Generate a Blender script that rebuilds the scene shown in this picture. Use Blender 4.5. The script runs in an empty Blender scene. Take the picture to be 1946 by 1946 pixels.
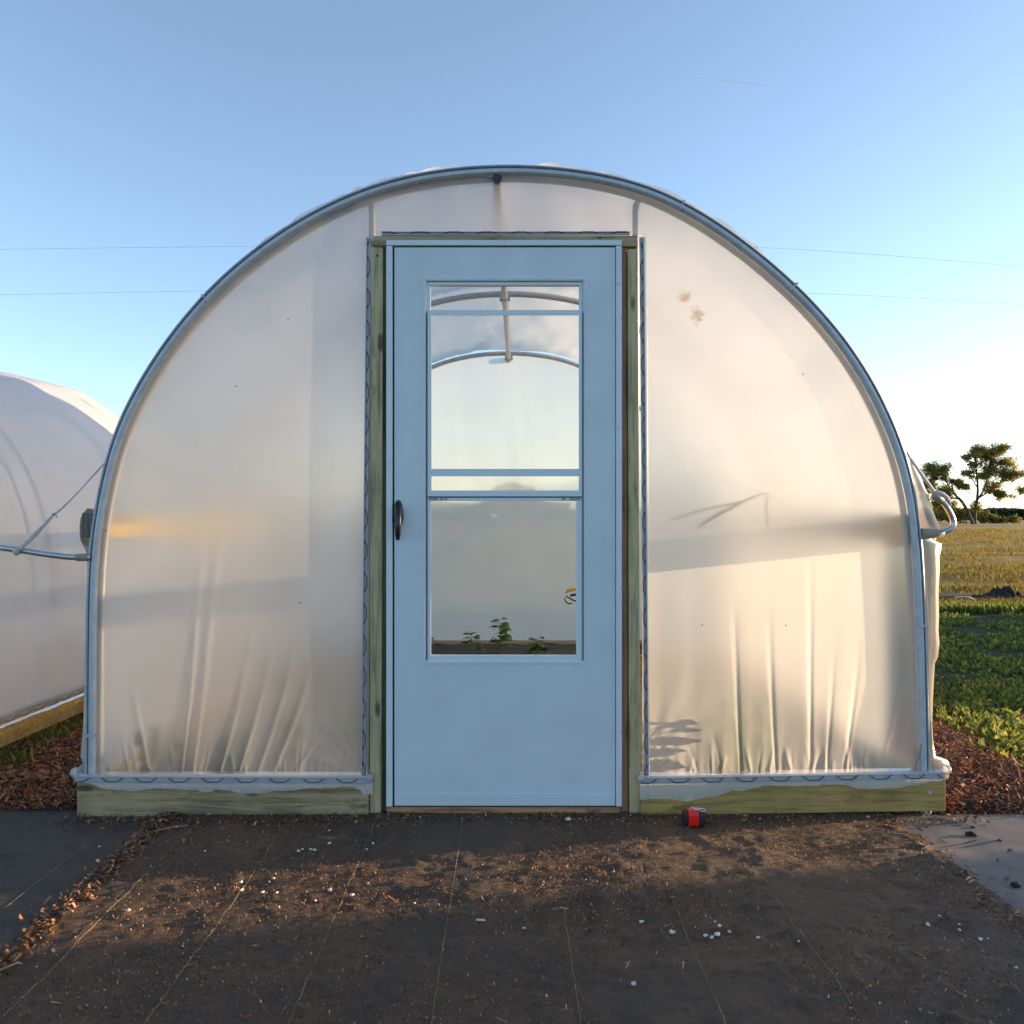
import bpy, bmesh, math, random
from mathutils import Vector, noise, Matrix
random.seed(7)
R = math.radians
SC = bpy.context.scene
COL = SC.collection

# ------------------------------------------------------------------ camera, sky, sun, exposure
EYE = 1.0885
F = 1560.0            # focal length in pixels of the 1946 px photograph
DIST = 3.0
cam = bpy.data.cameras.new('camera')
cam.sensor_width = 36.0
cam.lens = 36.0 * F / 1946.0
cam.shift_x = 11.0 / 1946.0
cam.shift_y = 9.0 / 1946.0
cam.clip_start = 0.05
cam.clip_end = 5000
cam_o = bpy.data.objects.new('camera', cam)
cam_o.location = (0, -DIST, EYE)
cam_o.rotation_euler = (R(90), 0, 0)
COL.objects.link(cam_o)
SC.camera = cam_o

SUN_EL, SUN_AZ = 5.7, 78.0
w = bpy.data.worlds.new('World')
SC.world = w
w.use_nodes = True
nt = w.node_tree
bg = nt.nodes['Background']
sky = nt.nodes.new('ShaderNodeTexSky')
sky.sky_type = 'NISHITA'
sky.sun_disc = False
sky.sun_elevation = R(SUN_EL)
sky.sun_rotation = R(SUN_AZ)
sky.altitude = 50
sky.air_density = 0.75
sky.dust_density = 0.5
sky.ozone_density = 2.0
hs = nt.nodes.new('ShaderNodeHueSaturation')
hs.inputs['Saturation'].default_value = 0.86
nt.links.new(sky.outputs[0], hs.inputs['Color'])
nt.links.new(hs.outputs[0], bg.inputs[0])
bg.inputs[1].default_value = 0.15

sd = Vector((math.sin(R(SUN_AZ)) * math.cos(R(SUN_EL)), math.cos(R(SUN_AZ)) * math.cos(R(SUN_EL)), math.sin(R(SUN_EL))))
sun = bpy.data.lights.new('sun', 'SUN')
sun.energy = 4.2
sun.angle = R(0.55)
sun.color = (1.0, 0.68, 0.38)
sun_o = bpy.data.objects.new('sun', sun)
sun_o.rotation_euler = sd.to_track_quat('Z', 'Y').to_euler()
sun_o.location = (20, 5, 10)
COL.objects.link(sun_o)

SC.view_settings.view_transform = 'Standard'
SC.view_settings.look = 'None'
SC.view_settings.gamma = 1.0
SC.view_settings.exposure = 1.74
SC.render.engine = 'CYCLES'
SC.cycles.use_denoising = True
SC.cycles.max_bounces = 12
SC.cycles.transparent_max_bounces = 24
SC.cycles.caustics_reflective = False
SC.cycles.caustics_refractive = True
SC.cycles.sample_clamp_indirect = 6.0


# ------------------------------------------------------------------ helpers
def W(px, py, y=0.0):
    """pixel of the photograph -> point on the plane at depth y"""
    s = (DIST + y) / F
    return Vector(((px - 962) * s, y, EYE - (py - 982) * s))


class MB:
    def __init__(self):
        self.v = []
        self.f = []

    def quad(self, a, b, c, d):
        n = len(self.v)
        self.v += [tuple(a), tuple(b), tuple(c), tuple(d)]
        self.f.append((n, n + 1, n + 2, n + 3))

    def box(self, x0, x1, y0, y1, z0, z1):
        self.prism([(x0, z0), (x1, z0), (x1, z1), (x0, z1)], y0, y1)

    def prism(self, poly, y0, y1):
        """polygon in x,z (counter-clockwise seen from -y) extruded in y"""
        n = len(self.v)
        k = len(poly)
        self.v += [(p[0], y0, p[1]) for p in poly] + [(p[0], y1, p[1]) for p in poly]
        self.f.append(tuple(range(n, n + k)))
        self.f.append(tuple(range(n + 2 * k - 1, n + k - 1, -1)))
        for i in range(k):
            j = (i + 1) % k
            self.f.append((n + i, n + k + i, n + k + j, n + j))

    def pbox(self, px0, py0, px1, py1, y0, y1):
        """box whose front face covers the pixel rectangle"""
        a = W(px0, py1, y0)
        b = W(px1, py0, y0)
        self.box(a.x, b.x, y0, y1, a.z, b.z)

    def tube(self, pts, r, seg=10, cap=True):
        pts = [Vector(p) for p in pts]
        rs = r if isinstance(r, (list, tuple)) else [r] * len(pts)
        n0 = len(self.v)
        up = Vector((0, 0, 1))
        u = None
        for i, p in enumerate(pts):
            a = pts[max(i - 1, 0)]
            b = pts[min(i + 1, len(pts) - 1)]
            t = (b - a).normalized()
            if u is None:
                ref = Vector((0, 1, 0)) if abs(t.y) < 0.9 else up
                u = t.cross(ref).normalized()
            else:
                u = (u - t * u.dot(t)).normalized()
            w_ = t.cross(u)
            for k in range(seg):
                an = 2 * math.pi * k / seg
                self.v.append(tuple(p + (u * math.cos(an) + w_ * math.sin(an)) * rs[i]))
        for i in range(len(pts) - 1):
            for k in range(seg):
                k2 = (k + 1) % seg
                a = n0 + i * seg
                self.f.append((a + k, a + k2, a + seg + k2, a + seg + k))
        if cap:
            self.f.append(tuple(n0 + k for k in range(seg))[::-1])
            m = n0 + (len(pts) - 1) * seg
            self.f.append(tuple(m + k for k in range(seg)))

    def grid(self, rows):
        """rows: list of equally long lists of points"""
        n = len(self.v)
        m = len(rows[0])
        for r_ in rows:
            self.v += [tuple(p) for p in r_]
        for i in range(len(rows) - 1):
            for j in range(m - 1):
                a = n + i * m + j
                self.f.append((a, a + 1, a + m + 1, a + m))

    def sweep(self, pts, prof, y0):
        """pts: (x,z) path; prof: closed list of (outward offset, depth offset)"""
        n0 = len(self.v)
        k = len(prof)
        N = len(pts)
        for i in range(N):
            a = pts[max(i - 1, 0)]
            b = pts[min(i + 1, N - 1)]
            t = Vector((b[0] - a[0], b[1] - a[1])).normalized()
            nx, nz = -t.y, t.x
            for (o, d) in prof:
                self.v.append((pts[i][0] + nx * o, y0 + d, pts[i][1] + nz * o))
        for i in range(N - 1):
            for q in range(k):
                q2 = (q + 1) % k
                a = n0 + i * k
                self.f.append((a + q, a + q2, a + k + q2, a + k + q))
        self.f.append(tuple(n0 + q for q in range(k))[::-1])
        self.f.append(tuple(n0 + (N - 1) * k + q for q in range(k)))

    def ball(self, c, r, seg=12, rings=7, rot=None, sq=0.0, sd_=0):
        n0 = len(self.v)
        r = Vector(r) if not isinstance(r, (int, float)) else Vector((r, r, r))
        for i in range(rings + 1):
            th = math.pi * i / rings
            for k in range(seg):
                ph = 2 * math.pi * k / seg
                d = Vector((math.sin(th) * math.cos(ph), math.sin(th) * math.sin(ph), math.cos(th)))
                if sq:
                    d *= 1 + sq * noise.noise(d * 1.3 + Vector((sd_ * 7.1, sd_ * 3.3, 0)))
                p = Vector((d.x * r.x, d.y * r.y, d.z * r.z))
                if rot:
                    p = rot @ p
                self.v.append(tuple(Vector(c) + p))
        for i in range(rings):
            for k in range(seg):
                k2 = (k + 1) % seg
                a = n0 + i * seg
                self.f.append((a + k, a + seg + k, a + seg + k2, a + k2))

    def build(self, name, mat, parent=None, smooth=False, bevel=0.0):
        me = bpy.data.meshes.new(name)
        me.from_pydata(self.v, [], self.f)
        me.update()
        if smooth:
            for p in me.polygons:
                p.use_smooth = True
        mats = mat if isinstance(mat, list) else [mat]
        for m in mats:
            me.materials.append(m)
        o = bpy.data.objects.new(name, me)
        COL.objects.link(o)
        if parent:
            o.parent = parent
            o.matrix_parent_inverse = Matrix.Translation(-parent.location) if parent.type == 'EMPTY' else Matrix.Identity(4)
        if bevel:
            b = o.modifiers.new('bevel', 'BEVEL')
            b.width = bevel
            b.segments = 2
            b.limit_method = 'ANGLE'
        return o


def empty(name, loc=(0, 0, 0)):
    o = bpy.data.objects.new(name, None)
    o.location = loc
    o.empty_display_size = 0.1
    COL.objects.link(o)
    return o


def tag(o, label=None, cat=None, group=None, kind=None):
    if label: o['label'] = label
    if cat: o['category'] = cat
    if group: o['group'] = group
    if kind: o['kind'] = kind
    return o


def s2l(c):
    return tuple(((x / 255) / 12.92 if x / 255 <= 0.04045 else ((x / 255 + 0.055) / 1.055) ** 2.4) for x in c) + (1,)


def newmat(name):
    m = bpy.data.materials.new(name)
    m.use_nodes = True
    m.node_tree.nodes.clear()
    out = m.node_tree.nodes.new('ShaderNodeOutputMaterial')
    return m, m.node_tree, out


def N_(nt, t, **kw):
    n = nt.nodes.new(t)
    for k, v in kw.items():
        setattr(n, k, v)
    return n


def ramp(nt, fac, stops):
    r = nt.nodes.new('ShaderNodeValToRGB')
    while len(r.color_ramp.elements) < len(stops):
        r.color_ramp.elements.new(0.5)
    for e, (p, c) in zip(r.color_ramp.elements, stops):
        e.position = p
        e.color = c if len(c) == 4 else tuple(c) + (1,)
    nt.links.new(fac, r.inputs[0])
    return r.outputs[0]


def noise_tex(nt, scale, detail=4, rough=0.55, vec=None, dist=0.0):
    n = nt.nodes.new('ShaderNodeTexNoise')
    n.inputs['Scale'].default_value = scale
    n.inputs['Detail'].default_value = detail
    n.inputs['Roughness'].default_value = rough
    n.inputs['Distortion'].default_value = dist
    if vec is not None:
        nt.links.new(vec, n.inputs['Vector'])
    return n.outputs['Fac']


def coords(nt, scale=(1, 1, 1)):
    tc = nt.nodes.new('ShaderNodeTexCoord')
    mp = nt.nodes.new('ShaderNodeMapping')
    mp.inputs['Scale'].default_value = scale
    nt.links.new(tc.outputs['Object'], mp.inputs[0])
    return mp.outputs[0]


def simple(name, stops, scale=8, stretch=(1, 1, 1), rough=0.6, metal=0.0, bump=0.0, bscale=60, spec=0.5, detail=5, trans=0.0):
    m, nt, out = newmat(name)
    b = nt.nodes.new('ShaderNodeBsdfPrincipled')
    b.inputs['Roughness'].default_value = rough
    b.inputs['Metallic'].default_value = metal
    b.inputs['Specular IOR Level'].default_value = spec
    v = coords(nt, stretch)
    f = noise_tex(nt, scale, detail, 0.6, v)
    nt.links.new(ramp(nt, f, stops), b.inputs['Base Color'])
    if bump:
        f2 = noise_tex(nt, bscale, 4, 0.6, v)
        bp = nt.nodes.new('ShaderNodeBump')
        bp.inputs['Strength'].default_value = bump
        bp.inputs['Distance'].default_value = 0.01
        nt.links.new(f2, bp.inputs['Height'])
        nt.links.new(bp.outputs[0], b.inputs['Normal'])
    if trans:
        tr = nt.nodes.new('ShaderNodeBsdfTranslucent')
        nt.links.new(ramp(nt, f, stops), tr.inputs[0])
        mx = nt.nodes.new('ShaderNodeMixShader')
        mx.inputs[0].default_value = trans
        nt.links.new(b.outputs[0], mx.inputs[1])
        nt.links.new(tr.outputs[0], mx.inputs[2])
        nt.links.new(mx.outputs[0], out.inputs[0])
    else:
        nt.links.new(b.outputs[0], out.inputs[0])
    return m


def film(name, clear, frost=0.0, trans=0.6, col=(0.86, 0.86, 0.84), gloss=0.06, stain=False, frough=0.38, ior=1.12):
    """greenhouse poly film: clear + frosted see-through + translucent + diffuse + a little gloss"""
    m, nt, out = newmat(name)
    L = nt.links.new
    v = coords(nt)
    f1 = noise_tex(nt, 3.0, 5, 0.6, v)
    c = ramp(nt, f1, [(0.3, (col[0] * 0.93, col[1] * 0.93, col[2] * 0.92)), (0.7, col)])
    if stain:
        # brown dust smear on the right hand panel and a few specks
        def dot(cx, cz, rx, rz):
            mp = nt.nodes.new('ShaderNodeMapping')
            tc = nt.nodes.new('ShaderNodeTexCoord')
            L(tc.outputs['Object'], mp.inputs[0])
            mp.inputs['Location'].default_value = (-cx / rx, 0, -cz / rz)
            mp.inputs['Scale'].default_value = (1 / rx, 0, 1 / rz)
            ln = nt.nodes.new('ShaderNodeVectorMath')
            ln.operation = 'LENGTH'
            L(mp.outputs[0], ln.inputs[0])
            return ln.outputs['Value']
        a = W(1302, 565)
        b_ = W(1325, 598)
        n2 = noise_tex(nt, 55, 5, 0.75, v)
        prev = c
        for p_, rx, rz in ((a, .05, .04), (b_, .042, .065)):
            d = dot(p_.x, p_.z, rx, rz)
            mm = nt.nodes.new('ShaderNodeMath'); mm.operation = 'SUBTRACT'
            mm.inputs[0].default_value = 1.0
            L(d, mm.inputs[1])
            m3 = nt.nodes.new('ShaderNodeMath'); m3.operation = 'ADD'
            ml_ = nt.nodes.new('ShaderNodeMath'); ml_.operation = 'MULTIPLY'; ml_.inputs[1].default_value = 2.2
            L(n2, ml_.inputs[0]); L(mm.outputs[0], m3.inputs[0]); L(ml_.outputs[0], m3.inputs[1])
            m6 = nt.nodes.new('ShaderNodeMath'); m6.operation = 'MULTIPLY'; m6.inputs[1].default_value = 0.4
            L(m3.outputs[0], m6.inputs[0])
            fac = ramp(nt, m6.outputs[0], [(0.60, (0, 0, 0)), (0.80, (0.6, 0.6, 0.6))])
            mx = nt.nodes.new('ShaderNodeMix'); mx.data_type = 'RGBA'
            L(fac, mx.inputs[0]); L(prev, mx.inputs[6]); mx.inputs[7].default_value = (0.42, 0.25, 0.12, 1)
            prev = mx.outputs[2]
        sp = ((447, 734), (547, 606), (1526, 711), (570, 1146), (200, 1009), (1738, 991), (1335, 1188), (1494, 1189))
        for (px, py) in sp:
            q = W(px, py)
            d = dot(q.x, q.z, .0045, .0035)
            fac = ramp(nt, d, [(0.5, (0.75, 0.75, 0.75)), (1.0, (0, 0, 0))])
            mx = nt.nodes.new('ShaderNodeMix'); mx.data_type = 'RGBA'
            L(fac, mx.inputs[0]); L(prev, mx.inputs[6]); mx.inputs[7].default_value = (0.08, 0.06, 0.05, 1)
            prev = mx.outputs[2]
        c = prev
    tl = nt.nodes.new('ShaderNodeBsdfTranslucent'); L(c, tl.inputs[0])
    df = nt.nodes.new('ShaderNodeBsdfDiffuse'); L(c, df.inputs[0])
    m1 = nt.nodes.new('ShaderNodeMixShader'); m1.inputs[0].default_value = trans
    L(df.outputs[0], m1.inputs[1]); L(tl.outputs[0], m1.inputs[2])
    tp = nt.nodes.new('ShaderNodeBsdfTransparent')
    tp.inputs[0].default_value = (0.97, 0.97, 0.95, 1)
    m2 = nt.nodes.new('ShaderNodeMixShader'); m2.inputs[0].default_value = clear
    L(m1.outputs[0], m2.inputs[1]); L(tp.outputs[0], m2.inputs[2])
    last = m2.outputs[0]
    if frost:
        rf = nt.nodes.new('ShaderNodeBsdfRefraction')
        L(c, rf.inputs['Color'])
        rf.inputs['Roughness'].default_value = frough
        rf.inputs['IOR'].default_value = ior
        m4 = nt.nodes.new('ShaderNodeMixShader'); m4.inputs[0].default_value = frost
        L(last, m4.inputs[1]); L(rf.outputs[0], m4.inputs[2])
        last = m4.outputs[0]
    gl = nt.nodes.new('ShaderNodeBsdfGlossy'); gl.inputs['Roughness'].default_value = 0.22
    lw = nt.nodes.new('ShaderNodeLayerWeight'); lw.inputs[0].default_value = 0.25
    mlt = nt.nodes.new('ShaderNodeMath'); mlt.operation = 'MULTIPLY'
    L(lw.outputs['Fresnel'], mlt.inputs[0]); mlt.inputs[1].default_value = gloss / 0.06 * 0.5
    m5 = nt.nodes.new('ShaderNodeMixShader'); L(mlt.outputs[0], m5.inputs[0])
    L(last, m5.inputs[1]); L(gl.outputs[0], m5.inputs[2])
    L(m5.outputs[0], out.inputs[0])
    return m


def wood(name, c1, c2, knots=True, axis='x', sc=1.0):
    m, nt, out = newmat(name)
    L = nt.links.new
    b = nt.nodes.new('ShaderNodeBsdfPrincipled')
    b.inputs['Roughness'].default_value = 0.75
    st = (2.0, 30, 30) if axis == 'x' else ((30, 30, 2.0) if axis == 'z' else (30, 2, 30))
    v = coords(nt, st)
    f = noise_tex(nt, 1.6 * sc, 6, 0.65, v, 0.6)
    c = ramp(nt, f, [(0.36, tuple(x * 0.72 for x in c2)), (0.52, c1), (0.75, tuple(min(1, x * 1.25) for x in c1))])
    v2 = coords(nt)
    f2 = noise_tex(nt, 5, 4, 0.6, v2)
    mx = nt.nodes.new('ShaderNodeMix'); mx.data_type = 'RGBA'; mx.blend_type = 'MULTIPLY'
    mx.inputs[0].default_value = 0.7
    L(c, mx.inputs[6]); L(ramp(nt, f2, [(0.3, (0.62, 0.64, 0.58)), (0.6, (1, 1, 1))]), mx.inputs[7])
    c = mx.outputs[2]
    if knots:
        vo = nt.nodes.new('ShaderNodeTexVoronoi')
        st2 = (3.2, 1, 9) if axis == 'x' else (9, 1, 3.0)
        L(coords(nt, st2), vo.inputs['Vector'])
        vo.inputs['Scale'].default_value = 1.0
        k = ramp(nt, vo.outputs['Distance'], [(0.07, (1, 1, 1)), (0.13, (0, 0, 0))])
        mk = nt.nodes.new('ShaderNodeMix'); mk.data_type = 'RGBA'
        mlt = nt.nodes.new('ShaderNodeMath'); mlt.operation = 'MULTIPLY'; mlt.inputs[1].default_value = 0.8
        L(k, mlt.inputs[0])
        L(mlt.outputs[0], mk.inputs[0]); L(c, mk.inputs[6]); mk.inputs[7].default_value = (0.035, 0.028, 0.018, 1)
        c = mk.outputs[2]
    st3 = noise_tex(nt, 1.0, 6, 0.75, coords(nt, (5, 5, 14) if axis == 'x' else (14, 5, 3)))
    ms = nt.nodes.new('ShaderNodeMix'); ms.data_type = 'RGBA'; ms.blend_type = 'MULTIPLY'; ms.inputs[0].default_value = 1.0
    L(c, ms.inputs[6]); L(ramp(nt, st3, [(0.58, (1, 1, 1)), (0.68, (0.42, 0.5, 0.5))]), ms.inputs[7])
    c = ms.outputs[2]
    L(c, b.inputs['Base Color'])
    bp = nt.nodes.new('ShaderNodeBump'); bp.inputs['Strength'].default_value = 0.5; bp.inputs['Distance'].default_value = 0.004
    L(f, bp.inputs['Height']); L(bp.outputs[0], b.inputs['Normal'])
    L(b.outputs[0], out.inputs[0])
    return m


M = {}
M['wood_l'] = wood('treated_pine', (0.40, 0.295, 0.165), (0.27, 0.205, 0.115))
M['wood_r'] = wood('treated_pine_fresh', (0.44, 0.30, 0.095), (0.34, 0.24, 0.07))
M['wood_v'] = wood('treated_pine_post', (0.50, 0.42, 0.24), (0.38, 0.32, 0.18), axis='z')
M['wood_br'] = wood('brown_pine', (0.32, 0.17, 0.08), (0.2, 0.1, 0.05), axis='z')
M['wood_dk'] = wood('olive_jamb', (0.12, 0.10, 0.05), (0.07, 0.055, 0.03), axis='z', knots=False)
M['wood_hip'] = wood('pine_rail_sun_glow', (0.9, 0.60, 0.12), (0.8, 0.5, 0.09), axis='y', knots=False)  # colour pushed to strong yellow to carry the rail's sun glow
M['wood_sill'] = wood('door_sill_pine', (0.5, 0.28, 0.14), (0.34, 0.16, 0.07), knots=False)
M['steel'] = simple('galvanised_steel', [(0.3, (0.40, 0.45, 0.50)), (0.7, (0.52, 0.57, 0.62))], 30, rough=0.5, metal=0.35, bump=0.05)
M['steel_in'] = simple('galvanised_pipe', [(0.3, (0.42, 0.43, 0.44)), (0.7, (0.58, 0.59, 0.6))], 25, rough=0.45, metal=0.55)
M['rail_grey'] = simple('weathered_rail_end', [(0.35, (0.07, 0.068, 0.06)), (0.65, (0.19, 0.18, 0.15))], 4, stretch=(40, 1, 3), rough=0.8)
M['pipe'] = simple('galvanised_handle_pipe', [(0.3, (0.40, 0.40, 0.41)), (0.7, (0.52, 0.52, 0.53))], 30, rough=0.34, metal=0.75, bump=0.05)
M['chan'] = simple('aluminium_track', [(0.3, (0.42, 0.43, 0.47)), (0.7, (0.50, 0.51, 0.55))], 20, rough=0.5, metal=0.3)
M['groove'] = simple('track_groove', [(0.3, (0.03, 0.04, 0.05)), (0.7, (0.05, 0.06, 0.07))], 20, rough=0.6)
M['wire'] = simple('coated_wire', [(0.3, (0.012, 0.013, 0.018)), (0.7, (0.025, 0.026, 0.03))], 20, rough=0.4)
M['door'] = simple('white_door_paint', [(0.3, (0.55, 0.63, 0.67)), (0.5, (0.60, 0.68, 0.73)), (0.7, (0.63, 0.71, 0.76))], 5, rough=0.34, bump=0.10, bscale=5, spec=0.5, detail=8)
M['alu'] = simple('white_door_trim', [(0.3, (0.62, 0.70, 0.76)), (0.7, (0.66, 0.74, 0.80))], 3, rough=0.35, spec=0.5)
M['gasket'] = simple('dark_gap', [(0.3, (0.03, 0.04, 0.05)), (0.7, (0.045, 0.055, 0.07))], 8, rough=0.8)
M['screw'] = simple('screw_grey', [(0.3, (0.22, 0.26, 0.3)), (0.7, (0.3, 0.34, 0.38))], 8, rough=0.4, metal=0.3)
M['handle'] = simple('black_handle', [(0.3, (0.008, 0.008, 0.01)), (0.7, (0.015, 0.015, 0.018))], 8, rough=0.3)
M['film_end'] = film('end_wall_film', 0.04, frost=0.56, trans=0.84, stain=True, frough=0.62, ior=1.2, col=(0.90, 0.92, 0.95))
M['film_roof'] = film('roof_film', 0.26, frost=0.0, trans=0.74, col=(0.88, 0.90, 0.94))
M['film_nb'] = film('neighbour_film', 0.05, frost=0.10, trans=0.46, col=(0.80, 0.82, 0.88))
M['film_back'] = film('rear_wall_film', 0.20, frost=0.12, trans=0.66, frough=0.3)
M['film_side'] = film('side_film', 0.18, frost=0.12, trans=0.7)
M['film_hem'] = film('film_hem', 0.38, trans=0.4, col=(0.93, 0.93, 0.93), gloss=0.1)
M['film_sleeve'] = film('film_wrap', 0.08, trans=0.4, col=(0.52, 0.47, 0.41), gloss=0.05)
M['strap'] = simple('white_webbing', [(0.3, (0.55, 0.53, 0.52)), (0.7, (0.7, 0.68, 0.67))], 80, rough=0.8, trans=0.25)
M['red'] = simple('red_plastic', [(0.3, (0.72, 0.01, 0.008)), (0.7, (0.85, 0.015, 0.01))], 8, rough=0.35)
M['black'] = simple('black_rubber', [(0.3, (0.012, 0.012, 0.014)), (0.7, (0.02, 0.02, 0.022))], 8, rough=0.55)
M['white'] = simple('white_cord', [(0.3, (0.7, 0.7, 0.7)), (0.7, (0.8, 0.8, 0.8))], 8, rough=0.5)
M['yellow'] = simple('yellow_plastic', [(0.3, (0.7, 0.4, 0.06)), (0.7, (0.85, 0.55, 0.12))], 8, rough=0.4)
M['leaf'] = simple('seedling_leaf', [(0.3, (0.03, 0.075, 0.012)), (0.7, (0.08, 0.16, 0.025))], 12, rough=0.55, trans=0.35)
M['stem'] = simple('seedling_stem', [(0.3, (0.06, 0.1, 0.03)), (0.7, (0.09, 0.14, 0.04))], 12, rough=0.6)
M['soil'] = simple('soil', [(0.3, (0.012, 0.01, 0.009)), (0.7, (0.04, 0.03, 0.024))], 25, rough=0.95, bump=0.8)
M['bark'] = simple('bark', [(0.3, (0.05, 0.04, 0.035)), (0.7, (0.1, 0.08, 0.065))], 3, stretch=(4, 4, 1), rough=0.9, bump=0.4)
M['treeleaf'] = simple('tree_leaf', [(0.35, (0.10, 0.11, 0.03)), (0.5, (0.22, 0.19, 0.03)), (0.65, (0.42, 0.29, 0.04))], 0.45, rough=0.6, trans=0.5)
M['farleaf'] = simple('far_leaf', [(0.35, (0.03, 0.045, 0.018)), (0.68, (0.09, 0.1, 0.03))], 0.3, rough=0.7, trans=0.3)
M['yelleaf'] = simple('yellow_shrub_leaf', [(0.35, (0.09, 0.11, 0.02)), (0.68, (0.3, 0.24, 0.03))], 0.6, rough=0.7, trans=0.35)
M['stone'] = simple('white_stone', [(0.3, (0.5, 0.46, 0.42)), (0.7, (0.78, 0.74, 0.7))], 60, rough=0.7, bump=0.3, bscale=120)
M['thread'] = simple('seam_thread', [(0.35, (0.10, 0.085, 0.045)), (0.65, (0.32, 0.28, 0.13))], 14, rough=0.8)
M['hose'] = simple('pale_hose', [(0.3, (0.55, 0.52, 0.55)), (0.7, (0.7, 0.66, 0.68))], 8, rough=0.4)
M['cable'] = simple('cable', [(0.3, (0.36, 0.38, 0.41)), (0.7, (0.40, 0.42, 0.45))], 8, rough=0.6)


def glass():
    m, nt, out = newmat('window_glass')
    tp = nt.nodes.new('ShaderNodeBsdfTransparent'); tp.inputs[0].default_value = (0.93, 0.96, 0.95, 1)
    gl = nt.nodes.new('ShaderNodeBsdfGlossy'); gl.inputs['Roughness'].default_value = 0.02
    fr = nt.nodes.new('ShaderNodeFresnel'); fr.inputs[0].default_value = 1.45
    mx = nt.nodes.new('ShaderNodeMixShader')
    nt.links.new(fr.outputs[0], mx.inputs[0]); nt.links.new(tp.outputs[0], mx.inputs[1]); nt.links.new(gl.outputs[0], mx.inputs[2])
    nt.links.new(mx.outputs[0], out.inputs[0])
    return m


M['glass'] = glass()


def chipmat(name, stops, trans=0.0):
    """each little piece its own tint (by position, coarse cells)"""
    m, nt, out = newmat(name)
    b = nt.nodes.new('ShaderNodeBsdfPrincipled')
    b.inputs['Roughness'].default_value = 0.8
    g = nt.nodes.new('ShaderNodeNewGeometry')
    c = ramp(nt, g.outputs['Random Per Island'], stops)
    nt.links.new(c, b.inputs['Base Color'])
    if trans:
        tr = nt.nodes.new('ShaderNodeBsdfTranslucent'); nt.links.new(c, tr.inputs[0])
        mx = nt.nodes.new('ShaderNodeMixShader'); mx.inputs[0].default_value = trans
        nt.links.new(b.outputs[0], mx.inputs[1]); nt.links.new(tr.outputs[0], mx.inputs[2])
        nt.links.new(mx.outputs[0], out.inputs[0])
    else:
        nt.links.new(b.outputs[0], out.inputs[0])
    return m


M['mulch'] = chipmat('red_mulch', [(0.0, (0.06, 0.022, 0.01)), (0.4, (0.20, 0.062, 0.02)), (0.8, (0.40, 0.13, 0.036)), (1.0, (0.6, 0.30, 0.12))])
M['chips'] = chipmat('wood_crumbs', [(0.0, (0.04, 0.022, 0.013)), (0.6, (0.17, 0.075, 0.03)), (0.93, (0.34, 0.15, 0.06)), (1.0, (0.6, 0.42, 0.25))])
M['grass'] = chipmat('green_weed', [(0.0, (0.07, 0.105, 0.028)), (0.6, (0.18, 0.23, 0.045)), (1.0, (0.42, 0.38, 0.06))], 0.45)
M['drygrass'] = chipmat('dry_grass', [(0.0, (0.13, 0.10, 0.02)), (0.4, (0.25, 0.18, 0.035)), (0.75, (0.31, 0.22, 0.06)), (1.0, (0.20, 0.23, 0.03))], 0.4)


def fabric(name, base, dirt, dirtlo, dirthi, bst=0.35, bd=0.003):
    m, nt, out = newmat(name)
    L = nt.links.new
    b = nt.nodes.new('ShaderNodeBsdfPrincipled')
    b.inputs['Roughness'].default_value = 0.72
    b.inputs['Specular IOR Level'].default_value = 0.35
    v = coords(nt)
    f = noise_tex(nt, 2.6, 8, 0.72, v, 0.3)
    f2 = noise_tex(nt, 75, 7, 0.78, v)
    ad = nt.nodes.new('ShaderNodeMath'); ad.operation = 'MULTIPLY_ADD'; ad.inputs[1].default_value = 0.35
    L(f2, ad.inputs[0]); L(f, ad.inputs[2])
    fac = ramp(nt, ad.outputs[0], [(dirtlo, (0, 0, 0)), (dirthi, (1, 1, 1))])
    mx = nt.nodes.new('ShaderNodeMix'); mx.data_type = 'RGBA'
    L(fac, mx.inputs[0])
    c1 = ramp(nt, noise_tex(nt, 9, 5, 0.6, v), [(0.3, tuple(x * 0.75 for x in base)), (0.7, base)])
    c2 = ramp(nt, noise_tex(nt, 45, 6, 0.75, v), [(0.3, tuple(x * 0.5 for x in dirt)), (0.65, dirt), (0.8, tuple(min(1, x * 1.9) for x in dirt))])
    L(c1, mx.inputs[6]); L(c2, mx.inputs[7])
    L(mx.outputs[2], b.inputs['Base Color'])
    bp = nt.nodes.new('ShaderNodeBump'); bp.inputs['Strength'].default_value = bst; bp.inputs['Distance'].default_value = bd
    L(f2, bp.inputs['Height']); L(bp.outputs[0], b.inputs['Normal'])
    L(b.outputs[0], out.inputs[0])
    return m


M['fab'] = fabric('black_weed_fabric', (0.052, 0.047, 0.042), (0.165, 0.098, 0.055), 0.42, 0.84, 0.9, 0.009)
M['fab_l'] = fabric('black_weed_fabric_clean', (0.072, 0.062, 0.051), (0.085, 0.065, 0.05), 0.7, 1.0)
M['fab_r'] = fabric('weed_fabric_clean_lit', (0.17, 0.15, 0.135), (0.15, 0.11, 0.08), 0.75, 1.05)  # base made paler for less dirt and for the sun falling there


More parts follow.
